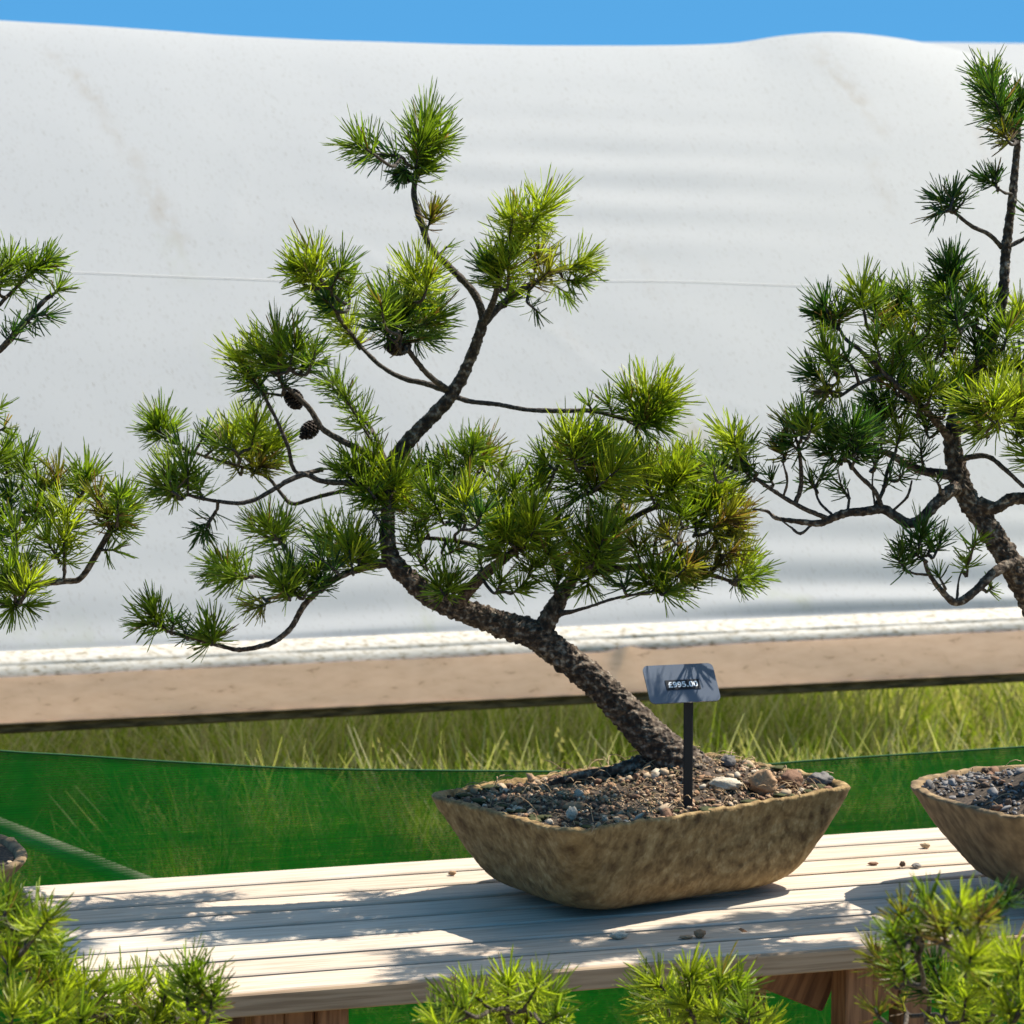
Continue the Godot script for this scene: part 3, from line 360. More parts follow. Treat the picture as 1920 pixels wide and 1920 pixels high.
# ---------------------------------------------------------------- helpers
func lin(r: float, g: float, b: float) -> Color:
	return Color(r, g, b).linear_to_srgb()


func noise_tex(size: int, freq: float, kind: int, octaves: int, ramp: Array, seed_: int, stretch := 1, gain := 0.5) -> NoiseTexture2D:
	var n := FastNoiseLite.new()
	n.noise_type = kind
	n.frequency = freq
	n.fractal_octaves = octaves
	n.fractal_gain = gain
	n.seed = seed_
	if kind == FastNoiseLite.TYPE_CELLULAR:
		n.cellular_return_type = FastNoiseLite.RETURN_DISTANCE2_SUB
	var t := NoiseTexture2D.new()
	t.width = size
	t.height = size * stretch
	t.seamless = true
	t.noise = n
	if ramp:
		var g := Gradient.new()
		var offs := PackedFloat32Array()
		var cols := PackedColorArray()
		for k in ramp.size():
			offs.append(ramp[k][0])
			cols.append(ramp[k][1])
		g.offsets = offs
		g.colors = cols
		t.color_ramp = g
	return t


func plain(called: String, c: Color, rough := 0.8) -> StandardMaterial3D:
	var m := StandardMaterial3D.new()
	m.resource_name = called
	m.albedo_color = c
	m.roughness = rough
	return m


func grained(called: String, tex: Texture2D, scale_: Vector3, rough := 0.85, bump: Texture2D = null, bump_cm := 0.1, world_axes := false) -> StandardMaterial3D:
	var m := plain(called, Color.WHITE, rough)
	m.albedo_texture = tex
	m.uv1_triplanar = true
	m.uv1_world_triplanar = world_axes
	m.uv1_scale = scale_
	if bump:
		m.heightmap_enabled = true
		m.heightmap_texture = bump
		m.heightmap_scale = bump_cm
	return m


func numbered(called: String) -> String:
	taken[called] = taken.get(called, -1) + 1
	return called if taken[called] == 0 else "%s_%03d" % [called, taken[called]]


func thing(called: String, label: String, category: String, where: Vector3, turn := 0.0, group := "") -> Node3D:
	var o := Node3D.new()
	o.name = numbered(called)
	add_child(o)
	o.position = where
	o.rotation.y = turn
	tag(o, label, category, group)
	return o


func tag(o: Node, label: String, category: String, group := "") -> void:
	o.set_meta("label", label)
	o.set_meta("category", category)
	if group:
		o.set_meta("group", group)


func part(called: String, mesh: Mesh, m: Material, parent: Node3D, where := Vector3.ZERO) -> MeshInstance3D:
	var o := MeshInstance3D.new()
	o.name = called
	o.mesh = mesh
	o.material_override = m
	o.position = where
	parent.add_child(o, true)
	return o


func structure(called: String, mesh: Mesh, m: Material, where := Vector3.ZERO) -> MeshInstance3D:
	var o := part(called, mesh, m, self, where)
	o.set_meta("kind", "structure")
	o.set_meta("label", called.replace("_", " ") + " of the nursery yard")
	return o


func commit(v: PackedVector3Array, idx: PackedInt32Array, uv := PackedVector2Array(), col := PackedColorArray(), given := PackedVector3Array()) -> ArrayMesh:
	var a := []
	a.resize(Mesh.ARRAY_MAX)
	var nrm := given
	if nrm.is_empty():
		nrm.resize(v.size())
		for k in range(0, idx.size(), 3):
			var p := v[idx[k]]
			var n := (v[idx[k + 2]] - p).cross(v[idx[k + 1]] - p)
			nrm[idx[k]] += n
			nrm[idx[k + 1]] += n
			nrm[idx[k + 2]] += n
		for k in nrm.size():
			nrm[k] = nrm[k].normalized()
	a[Mesh.ARRAY_VERTEX] = v
	a[Mesh.ARRAY_NORMAL] = nrm
	a[Mesh.ARRAY_INDEX] = idx
	if uv.size():
		a[Mesh.ARRAY_TEX_UV] = uv
	if col.size():
		a[Mesh.ARRAY_COLOR] = col
	var m := ArrayMesh.new()
	m.add_surface_from_arrays(Mesh.PRIMITIVE_TRIANGLES, a)
	return m


func grid_index(rows: int, cols: int, wrap: bool) -> PackedInt32Array:
	var idx := PackedInt32Array()
	var last := cols if wrap else cols - 1
	for r in rows - 1:
		for c in last:
			var d := (c + 1) % cols
			var p := r * cols + c
			var q := r * cols + d
			idx.append_array([p, q, p + cols, q, q + cols, p + cols])
	return idx


# a box with its edges cut back; x, y, z are full sizes, the origin is the middle
func slab(x: float, y: float, z: float, cut: float) -> ArrayMesh:
	var st := SurfaceTool.new()
	st.begin(Mesh.PRIMITIVE_TRIANGLES)
	st.set_smooth_group(-1)
	var h := Vector3(x, y, z) / 2.0
	var pts := []
	for sx in [-1, 1]:
		for sy in [-1, 1]:
			for sz in [-1, 1]:
				pts.append([Vector3(sx * h.x, sy * (h.y - cut), sz * (h.z - cut)), Vector3(sx * (h.x - cut), sy * h.y, sz * (h.z - cut)), Vector3(sx * (h.x - cut), sy * (h.y - cut), sz * h.z)])
	var quad := func(a: Vector3, b: Vector3, c: Vector3, d: Vector3) -> void:
		var out := (a + b + c + d)
		if (c - a).cross(b - a).dot(out) < 0.0:
			var t := b
			b = d
			d = t
		for p in [a, b, c, a, c, d]:
			st.add_vertex(p)
	var at := func(sx: int, sy: int, sz: int, k: int) -> Vector3: return pts[sx * 4 + sy * 2 + sz][k]
	for s in 2:
		quad.call(at.call(s, 0, 0, 0), at.call(s, 1, 0, 0), at.call(s, 1, 1, 0), at.call(s, 0, 1, 0))
		quad.call(at.call(0, s, 0, 1), at.call(1, s, 0, 1), at.call(1, s, 1, 1), at.call(0, s, 1, 1))
		quad.call(at.call(0, 0, s, 2), at.call(1, 0, s, 2), at.call(1, 1, s, 2), at.call(0, 1, s, 2))
		for t in 2:
			quad.call(at.call(s, t, 0, 0), at.call(s, t, 1, 0), at.call(s, t, 1, 1), at.call(s, t, 0, 1))
			quad.call(at.call(s, 0, t, 0), at.call(s, 1, t, 0), at.call(s, 1, t, 2), at.call(s, 0, t, 2))
			quad.call(at.call(0, s, t, 1), at.call(1, s, t, 1), at.call(1, s, t, 2), at.call(0, s, t, 2))
			for u in 2:
				var a: Vector3 = at.call(s, t, u, 0)
				var b: Vector3 = at.call(s, t, u, 1)
				var c: Vector3 = at.call(s, t, u, 2)
				if (c - a).cross(b - a).dot(a) < 0.0:
					st.add_vertex(a); st.add_vertex(c); st.add_vertex(b)
				else:
					st.add_vertex(a); st.add_vertex(b); st.add_vertex(c)
	st.generate_normals()
	return st.commit()


# a limb through points (m) with radii (m): smooth path, bark relief of depth amp on cells of the given size
func limb(pts: Array, rad: Array, sides: int, step: float, amp := 0.0, cell := 0.01) -> ArrayMesh:
	var path: Array[Vector3] = []
	var r: Array[float] = []
	for k in pts.size() - 1:
		var p0: Vector3 = pts[maxi(k - 1, 0)]
		var p1: Vector3 = pts[k]
		var p2: Vector3 = pts[k + 1]
		var p3: Vector3 = pts[mini(k + 2, pts.size() - 1)]
		var n := maxi(2, int(ceil(p1.distance_to(p2) / step)))
		for j in n:
			path.append(p1.cubic_interpolate(p2, p0, p3, float(j) / n))
			r.append(lerpf(rad[k], rad[k + 1], float(j) / n))
	path.append(pts[-1])
	r.append(rad[-1])
	var v := PackedVector3Array()
	var side := Vector3.ZERO
	for k in path.size():
		var d := (path[mini(k + 1, path.size() - 1)] - path[maxi(k - 1, 0)]).normalized()
		if k == 0:
			side = d.cross(Vector3(0.31, 0.2, 0.93)).normalized()
		side = (side - d * side.dot(d)).normalized()
		var other := d.cross(side)
		for j in sides:
			var a := TAU * j / sides
			var out := side * cos(a) + other * sin(a)
			var q := path[k] + out * r[k]
			if amp > 0.0:
				var lump := cells.get_noise_3dv(q / cell) * 0.7 + fine.get_noise_3dv(q / cell * 2.1) * 0.5
				q += out * (lump * amp * clampf(r[k] / 0.02, 0.25, 1.2))
			v.append(q)
	var idx := grid_index(path.size(), sides, true)
	var tip := v.size()
	v.append(path[-1])
	v.append(path[0])
	for j in sides:
		var e := (path.size() - 1) * sides
		idx.append_array([e + j, e + (j + 1) % sides, tip, (j + 1) % sides, j, tip + 1])
	return commit(v, idx)


# one needle-bearing shoot: pairs of curved three-sided needles round an axis
func tuft(axis_to: Vector3, length: float, count: int, tone: int, wide: float) -> ArrayMesh:
	var v := PackedVector3Array()
	var nr := PackedVector3Array()
	var col := PackedColorArray()
	var idx := PackedInt32Array()
	var ax := axis_to.normalized()
	var e1 := ax.cross(Vector3(0.2, 0.3, 0.9)).normalized()
	var e2 := ax.cross(e1)
	var base: Color = NEEDLE_TONES[tone]
	for k in int(count * (0.62 if count >= 60 else 0.48)):
		var t := 0.04 + 0.96 * pow(rng.randf(), 0.8)
		var c := axis_to * t
		var phi := rng.randf() * TAU
		var spread := lerpf(1.65, 0.72, t) + rng.randf_range(-0.5, 0.35)
		var dir := ax * cos(spread) + (e1 * cos(phi) + e2 * sin(phi)) * sin(spread)
		var tint := rng.randf_range(0.45, 1.5)
		var gold := maxf(0.0, rng.randfn(0.06, 0.14))
		var pale := base.lerp(Color(0.2, 0.2, 0.02), minf(gold, 0.6)) * tint
		if rng.randf() < (0.22 if tone == 3 else 0.025):
			pale = Color(0.21, 0.125, 0.045) * tint
		pale.a = 1.0
		for q in 2:
			var jit := Vector3(rng.randf() - 0.5, rng.randf() - 0.5, rng.randf() - 0.5)
			var d := (dir + jit * 0.32).normalized()
			var long := length * rng.randf_range(0.6, 0.98) * (0.6 if rng.randf() < 0.08 else 1.0)
			var bend := ax * rng.randf_range(0.1, 0.6) + Vector3(0, rng.randf_range(-0.05, 0.3), 0) + jit * 0.9
			var s1 := d.cross(jit + Vector3(0.01, 0, 0)).normalized()
			var s2 := d.cross(s1)
			var first := v.size()
			for ring in 3:
				var u: float = [0.0, 0.46, 0.92][ring]
				var at := c + (d * u + bend * (u * u * 0.42)) * long
				var w: float = wide * [0.85, 1.0, 0.82][ring]
				v.append(at + s1 * w)
				v.append(at + s2 * w * 0.75)
				v.append(at - s1 * w)
				nr.append((s2 + s1 * 0.6).normalized())
				nr.append(s2)
				nr.append((s2 - s1 * 0.6).normalized())
				for j in 3:
					col.append(pale)
			v.append(c + (d + bend * 0.42) * long)
			nr.append(s2)
			col.append(pale)
			for ring in 2:
				for j in 2:
					var p := first + ring * 3 + j
					idx.append_array([p, p + 3, p + 1, p + 1, p + 3, p + 4])
			idx.append_array([first + 6, first + 9, first + 7, first + 7, first + 9, first + 8])
	return commit(v, idx, PackedVector2Array(), col, nr)


func cone_mesh(r: float) -> ArrayMesh:
	var v := PackedVector3Array()
	var idx := PackedInt32Array()
	for k in 84:
		var t := (k + 0.5) / 84.0
		var y := lerpf(-1.05, 1.05, t) * r
		var ring := r * sqrt(maxf(0.06, 1.0 - pow(absf(t * 2.0 - 0.85), 2.2))) * 0.86
		var a := k * 2.39996
		var out := Vector3(cos(a), 0, sin(a))
		var across := Vector3(-sin(a), 0, cos(a))
		var tip := out * ring + Vector3(0, y + r * 0.1, 0)
		var root := out * ring * 0.25 + Vector3(0, y - r * 0.12, 0)
		var w := r * 0.2
		var first := v.size()
		for p in [root - across * w * 0.5, root + across * w * 0.5, tip + across * w, tip - across * w, tip + Vector3(0, r * 0.11, 0) + across * w * 0.8 - out * r * 0.02, tip + Vector3(0, r * 0.11, 0) - across * w * 0.8 - out * r * 0.02, root + Vector3(0, r * 0.1, 0)]:
			v.append(p)
		for f in [[0, 1, 2], [0, 2, 3], [3, 2, 4], [3, 4, 5], [5, 4, 6], [1, 6, 4], [1, 4, 2], [0, 3, 5], [0, 5, 6]]:
			idx.append_array([first + f[0], first + f[2], first + f[1]])
	return commit(v, idx)


func ball(cols: int, rows: int, size: Vector3, rough: float, seed_: int) -> ArrayMesh:
	var v := PackedVector3Array()
	for r in rows:
		var th := PI * r / (rows - 1)
		for c in cols:
			var ph := TAU * c / cols
			var d := Vector3(sin(th) * cos(ph), cos(th), sin(th) * sin(ph))
			var k := 1.0 + rough * fine.get_noise_3dv(d * 1.4 + Vector3(seed_ * 7.3, seed_ * 3.1, 0)) + rough * 0.5 * cells.get_noise_3dv(d * 1.6 + Vector3(0, seed_ * 5.7, 0))
			v.append(d * size * k)
	return commit(v, grid_index(rows, cols, true))


func curve_at(table: Array, x: float) -> float:
	for k in table.size() - 1:
		if x <= table[k + 1][0] or k == table.size() - 2:
			var t := clampf((x - table[k][0]) / (table[k + 1][0] - table[k][0]), 0.0, 1.0)
			var a: float = table[maxi(k - 1, 0)][1]
			var d: float = table[mini(k + 2, table.size() - 1)][1]
			return cubic_interpolate(table[k][1], table[k + 1][1], a, d, t)
	return 0.0


# ---------------------------------------------------------------- materials
func materials() -> void:
	fine.noise_type = FastNoiseLite.TYPE_SIMPLEX_SMOOTH
	fine.frequency = 1.0
	fine.fractal_octaves = 3
	fine.seed = 5
	cells.noise_type = FastNoiseLite.TYPE_CELLULAR
	cells.frequency = 1.0
	cells.cellular_return_type = FastNoiseLite.RETURN_DISTANCE2_SUB
	cells.fractal_type = FastNoiseLite.FRACTAL_NONE
	cells.seed = 9

	var n := plain("pine_needle", Color.WHITE, 0.42)
	n.vertex_color_use_as_albedo = true
	n.backlight_enabled = true
	n.backlight = lin(0.9, 1.0, 0.45)
	n.cull_mode = BaseMaterial3D.CULL_DISABLED
	M.needle = n

	var bark_relief := noise_tex(512, 0.035, FastNoiseLite.TYPE_CELLULAR, 2, [], 3)
	M.bark = grained("bark", noise_tex(512, 0.03, FastNoiseLite.TYPE_SIMPLEX_SMOOTH, 5, [[0.28, lin(0.018, 0.011, 0.007)], [0.5, lin(0.055, 0.036, 0.024)], [0.66, lin(0.13, 0.095, 0.066)], [0.78, lin(0.34, 0.29, 0.23)]], 11), Vector3(4.5, 4.5, 4.5), 0.9, bark_relief, 0.5)
	M.twig = grained("twig_bark", noise_tex(256, 0.05, FastNoiseLite.TYPE_SIMPLEX_SMOOTH, 4, [[0.3, lin(0.02, 0.015, 0.011)], [0.58, lin(0.055, 0.042, 0.032)], [0.75, lin(0.14, 0.115, 0.09)]], 12), Vector3(14, 14, 14), 0.88, bark_relief, 0.12)
	M.cone = plain("cone_scale", lin(0.028, 0.018, 0.013), 0.85)

	var streak := noise_tex(512, 0.02, FastNoiseLite.TYPE_SIMPLEX_SMOOTH, 5, [[0.2, lin(0.46, 0.405, 0.345)], [0.45, lin(0.54, 0.5, 0.445)], [0.7, lin(0.59, 0.56, 0.51)]], 21)
	for k in 5:
		var w: StandardMaterial3D = grained("pale_pine_board", streak, Vector3(0.55, 9, 9), 0.75, noise_tex(256, 0.04, FastNoiseLite.TYPE_SIMPLEX_SMOOTH, 3, [], 22), 0.04) if k == 0 else M.wood0.duplicate()
		w.albedo_color = [Color(1, 0.975, 0.94), Color(1, 0.94, 0.88), Color(0.98, 0.94, 0.9), Color(1.0, 0.955, 0.91), Color(0.95, 0.9, 0.85)][k]
		w.uv1_offset = Vector3(k * 0.37, k * 0.61, k * 0.23)
		M["wood%d" % k] = w
	M.edge = grained("shade_brown_strip", noise_tex(256, 0.03, FastNoiseLite.TYPE_SIMPLEX_SMOOTH, 4, [[0.2, lin(0.24, 0.165, 0.1)], [0.7, lin(0.37, 0.27, 0.175)]], 24), Vector3(0.6, 14, 14), 0.8)  # warm shade of the bench front is put into this brown
	M.leg = grained("stained_timber", noise_tex(256, 0.03, FastNoiseLite.TYPE_SIMPLEX_SMOOTH, 4, [[0.2, lin(0.13, 0.055, 0.022)], [0.7, lin(0.29, 0.14, 0.06)]], 23), Vector3(9, 0.8, 9), 0.75)

	var pot := grained("weathered_clay", noise_tex(1024, 0.0125, FastNoiseLite.TYPE_SIMPLEX_SMOOTH, 7, [[0.2, lin(0.14, 0.083, 0.033)], [0.4, lin(0.255, 0.165, 0.066)], [0.58, lin(0.315, 0.21, 0.088)], [0.78, lin(0.47, 0.345, 0.17)]], 31, 1, 0.66), Vector3(2.7, 2.3, 2.7), 0.92, noise_tex(512, 0.12, FastNoiseLite.TYPE_SIMPLEX_SMOOTH, 4, [], 32), 0.1)
	pot.detail_enabled = true
	pot.detail_blend_mode = BaseMaterial3D.BLEND_MODE_MUL
	pot.detail_albedo = noise_tex(512, 0.03, FastNoiseLite.TYPE_SIMPLEX_SMOOTH, 6, [[0.2, lin(0.5, 0.45, 0.4)], [0.36, lin(0.88, 0.86, 0.83)], [0.5, Color.WHITE]], 33)
	pot.uv2_triplanar = true
	pot.uv2_scale = Vector3(4.7, 4.1, 4.7)
	M.pot = pot
	M.dark_pot = grained("grey_clay", noise_tex(256, 0.03, FastNoiseLite.TYPE_SIMPLEX_SMOOTH, 4, [[0.25, lin(0.13, 0.085, 0.045)], [0.7, lin(0.34, 0.24, 0.125)]], 34), Vector3(5, 3, 5), 0.92)
	M.soil = grained("soil", noise_tex(256, 0.06, FastNoiseLite.TYPE_SIMPLEX_SMOOTH, 4, [[0.3, lin(0.02, 0.014, 0.009)], [0.7, lin(0.09, 0.062, 0.04)]], 35), Vector3(9, 9, 9), 0.95)
	var speckle := noise_tex(128, 0.09, FastNoiseLite.TYPE_SIMPLEX_SMOOTH, 3, [[0.25, Color(0.72, 0.7, 0.68)], [0.7, Color.WHITE]], 36)
	var tones := [lin(0.55, 0.42, 0.28), lin(0.66, 0.58, 0.46), lin(0.4, 0.23, 0.125), lin(0.25, 0.135, 0.08), lin(0.15, 0.1, 0.07), lin(0.46, 0.29, 0.165), lin(0.2, 0.19, 0.185), lin(0.3, 0.29, 0.29)]
	for k in tones.size():
		var p := grained("stone", speckle, Vector3(40, 40, 40), 0.85)
		p.albedo_color = tones[k]
		M["stone%d" % k] = p
	M.litter = plain("dry_needle", lin(0.36, 0.25, 0.14), 0.8)
	M.moss = plain("moss", lin(0.05, 0.055, 0.016), 0.95)

	M.black = plain("black_plastic", lin(0.004, 0.004, 0.005), 0.6)
	var gl := plain("glossy_plate", lin(0.13, 0.155, 0.2), 0.14)
	gl.metallic_specular = 0.7
	M.plate = gl
	M.tape = plain("label_tape", lin(0.004, 0.008, 0.016), 0.8)
	M.print = plain("white_print", lin(0.88, 0.9, 0.92), 0.7)

	var green := plain("shade_net", Color.WHITE, 0.8)
	green.albedo_texture = net_weave()
	green.vertex_color_use_as_albedo = true
	green.transparency = BaseMaterial3D.TRANSPARENCY_ALPHA
	green.backlight_enabled = true
	green.backlight = lin(0.5, 0.9, 0.5)
	green.cull_mode = BaseMaterial3D.CULL_DISABLED
	M.net = green

	var g := plain("grass_blade", Color.WHITE, 0.6)
	g.vertex_color_use_as_albedo = true
	g.backlight_enabled = true
	g.backlight = lin(0.9, 1.0, 0.45)
	g.cull_mode = BaseMaterial3D.CULL_DISABLED
	M.grass = g
	M.ground = grained("rough_ground", noise_tex(512, 0.03, FastNoiseLite.TYPE_SIMPLEX_SMOOTH, 5, [[0.25, lin(0.12, 0.115, 0.04)], [0.5, lin(0.2, 0.17, 0.08)], [0.8, lin(0.32, 0.27, 0.17)]], 41), Vector3(2.3, 2.3, 2.3), 0.95, null, 0.0, true)

	var film := plain("white_polythene", Color.WHITE, 0.7)
	film.albedo_texture = film_texture()
	film.backlight_enabled = true
	film.backlight = Color(1.0, 1.0, 1.0)
	film.cull_mode = BaseMaterial3D.CULL_DISABLED
	M.film = film
	M.flap = grained("tan_film", noise_tex(512, 0.02, FastNoiseLite.TYPE_SIMPLEX_SMOOTH, 5, [[0.12, lin(0.28, 0.16, 0.08)], [0.22, lin(0.6, 0.385, 0.24)], [0.5, lin(0.65, 0.425, 0.27)], [0.75, lin(0.69, 0.46, 0.3)]], 42), Vector3(1.3, 4, 4), 0.7)
	M.hem = grained("grimy_white_hem", noise_tex(512, 0.03, FastNoiseLite.TYPE_SIMPLEX_SMOOTH, 5, [[0.2, lin(0.2, 0.165, 0.1)], [0.34, lin(0.43, 0.39, 0.32)], [0.6, lin(0.53, 0.505, 0.455)]], 43), Vector3(2, 5, 5), 0.6)
	M.batten = grained("dark_batten", noise_tex(256, 0.03, FastNoiseLite.TYPE_SIMPLEX_SMOOTH, 4, [[0.25, lin(0.07, 0.045, 0.025)], [0.7, lin(0.2, 0.135, 0.078)]], 44), Vector3(1.4, 9, 9), 0.8)
	M.steel = plain("galvanised_tube", lin(0.5, 0.5, 0.5), 0.45)
	M.pipe = plain("pale_pipe", lin(0.6, 0.53, 0.42), 0.6)


func net_weave() -> ImageTexture:
	var im := Image.create(512, 512, false, Image.FORMAT_RGBA8)
	var r := RandomNumberGenerator.new()
	r.seed = 77
	var n := FastNoiseLite.new()
	n.frequency = 0.012
	for y in 512:
		var tape := y % 8 < 5
		var loose := r.randf_range(0.0, 0.22)
		for x in 512:
			var knit := x % 16 < 3
			var open := clampf(0.4 + 0.9 * n.get_noise_2d(x * 0.6, y * 2.0), 0.0, 1.2)
			var a := (0.99 if tape else 0.96 if knit else 0.92) - loose * open * open * (0.5 if tape else 1.2)
			im.set_pixel(x, y, Color(0.0, (0.46 if tape else 0.4) + loose * 0.4 - 0.05 + r.randf() * 0.05, 0.12, a))
	return ImageTexture.create_from_image(im)


# the cover's own marks: fine dirt and the tan and green smears that stand on it
func film_texture() -> ImageTexture:
	var wd := 2048
	var ht := 1024
	var im := Image.create(wd, ht, false, Image.FORMAT_RGB8)
	im.fill(lin(0.615, 0.637, 0.662))
	var r := RandomNumberGenerator.new()
	r.seed = 91
	var n := FastNoiseLite.new()
	n.frequency = 0.03
	n.fractal_octaves = 4
	var hues := [lin(0.43, 0.37, 0.31), lin(0.47, 0.51, 0.38), lin(0.44, 0.38, 0.24)]
	for s in STAINS:
		var p := Vector2((s[0] + 1.6) / 3.5 * wd, s[1] / 2.3 * ht)
		var q := Vector2((s[2] + 1.6) / 3.5 * wd, s[3] / 2.3 * ht)
		var wide: float = s[4] / 3.5 * wd
		var hue: Color = hues[int(s[5])]
		for y in range(maxi(0, int(minf(p.y, q.y) - wide * 2)), mini(ht, int(maxf(p.y, q.y) + wide * 2))):
			for x in range(maxi(0, int(minf(p.x, q.x) - wide * 2)), mini(wd, int(maxf(p.x, q.x) + wide * 2))):
				var here := Vector2(x, y)
				var near := Geometry2D.get_closest_point_to_segment(here, p, q)
				var k := exp(-pow(here.distance_to(near) / wide, 2.0) * 1.5) * float(s[6]) * 0.55 * clampf(0.75 + 1.5 * n.get_noise_2d(x, y), 0.0, 1.6)
				if k > 0.01:
					im.set_pixel(x, y, im.get_pixel(x, y).lerp(hue, minf(k, 0.8)))
	for k in 30000:
		var x := r.randi_range(2, wd - 8)
		var y := r.randi_range(2, ht - 8)
		var dark := r.randf_range(0.06, 0.26) * (1.9 if r.randf() < 0.06 else 1.0)
		var long := r.randi_range(1, 5)
		for j in long:
			var px := x + j / 2
			var c := im.get_pixel(px, y - j if y - j > 0 else y)
			im.set_pixel(px, maxi(y - j, 0), c.lerp(Color(0.45, 0.42, 0.38), dark))
	return ImageTexture.create_from_image(im)


# ---------------------------------------------------------------- the setting
func setting() -> void:
	var pm := PlaneMesh.new()
	pm.size = Vector2(160, 160)
	structure("ground", pm, M.ground, Vector3(0, 0, -30))
	var clumps := []
	for k in 5:
		var v := PackedVector3Array()
		var col := PackedColorArray()
		var idx := PackedInt32Array()
		for b in 26:
			var root := Vector3(rng.randfn(0, 0.035), 0, rng.randfn(0, 0.035))
			var lean := Vector3(rng.randfn(0, 0.16), 1, rng.randfn(0, 0.16)).normalized()
			var tall := rng.randf_range(0.55, 1.0)
			var face := Vector3(rng.randf() - 0.5, 0, rng.randf() - 0.5).normalized()
			var c: Color = [Color(0.32, 0.4, 0.045), Color(0.42, 0.48, 0.07), Color(0.54, 0.5, 0.2), Color(0.62, 0.56, 0.34), Color(0.24, 0.33, 0.035)][rng.randi() % 5] * rng.randf_range(0.75, 1.25)
			c.a = 1.0
			var w := rng.randf_range(0.003, 0.0075)
			var droop := Vector3(rng.randfn(0, 0.1), -rng.randf() * 0.1, rng.randfn(0, 0.1))
			var first := v.size()
			for s in 4:
				var u := s / 3.0
				var p := root + lean * tall * u + droop * u * u
				var wide := w * (1.0 - u * 0.85)
				v.append(p - face * wide)
				v.append(p + face * wide)
				col.append(c)
				col.append(c)
			for s in 3:
				var f := first + s * 2
				idx.append_array([f, f + 1, f + 2, f + 1, f + 3, f + 2])
			if b % 9 == 0:
				var seed_at := root + lean * tall + droop
				for s in 5:
					var f := v.size()
					var o := Vector3(rng.randfn(0, 0.006), -s * 0.022, rng.randfn(0, 0.006))
					for q in [Vector3(-0.006, 0, 0), Vector3(0.006, 0, 0), Vector3(0, 0.028, 0.004)]:
						v.append(seed_at + o + q)
						col.append(Color(0.42, 0.36, 0.2))
					idx.append_array([f, f + 1, f + 2])
		clumps.append(commit(v, idx, PackedVector2Array(), col))
	for band in 2:
		var gv := PackedVector3Array()
		var gc := PackedColorArray()
		var gi := PackedInt32Array()
		var gn := PackedVector3Array()
		for j in 1500:
			var s := rng.randf_range(-2.0, 2.1)
			var back := rng.randf_range(7.8, 10.8) if band == 1 else rng.randf_range(5.7, 7.3)
			var keep := 1.0
			if s < -0.7:
				keep = 0.5
			elif s > 0.85 and s < 1.5:
				keep = 0.45
			if rng.randf() > keep:
				continue
			var tall := rng.randf_range(0.34, 0.54) * (1.0 if s > -0.8 else 0.7) * (0.62 if back < 6.1 else 1.0)
			var turn := Basis(Vector3.UP, rng.randf() * TAU).scaled(Vector3(1, tall, 1))
			var at := along * s + Vector3(0, 0, -back)
			var a: Array = clumps[j % 5].surface_get_arrays(0)
			var first := gv.size()
			for p in a[Mesh.ARRAY_VERTEX]:
				gv.append(turn * p + at)
			for p in a[Mesh.ARRAY_NORMAL]:
				gn.append((turn * p).normalized())
			gc.append_array(a[Mesh.ARRAY_COLOR])
			for q in a[Mesh.ARRAY_INDEX]:
				gi.append(first + q)
		var o := part("tall_grass" if band == 0 else "shaded_grass", commit(gv, gi, PackedVector2Array(), gc, gn), M.grass, self)
		o.set_meta("kind", "stuff")
		tag(o, ["tall green and straw grass between the net and the tunnel rail", "grass growing inside the tunnel, seen under its rail"][band], "grass")


func profile_point(q: float) -> Vector2:
	var prof := [Vector2(0, 0), Vector2(0.18, 0.2), Vector2(0.365, 0.4), Vector2(0.555, 0.6), Vector2(0.745, 0.79), Vector2(0.93, 0.97), Vector2(1.105, 1.135), Vector2(1.255, 1.265), Vector2(1.37, 1.355), Vector2(1.45, 1.405), Vector2(1.5, 1.425)]
	var total := 0.0
	for k in prof.size() - 1:
		total += prof[k].distance_to(prof[k + 1])
	var over := q > total
	if over:
		q = total * 2.0 - q
	var acc := 0.0
	for k in prof.size() - 1:
		var l: float = prof[k].distance_to(prof[k + 1])
		if q <= acc + l or k == prof.size() - 2:
			var p: Vector2 = prof[k].cubic_interpolate(prof[k + 1], prof[maxi(k - 1, 0)], prof[mini(k + 2, prof.size() - 1)], clampf((q - acc) / l, 0, 1))
			return Vector2(3.0 - p.x, p.y) if over else p
		acc += l
	return prof[-1]


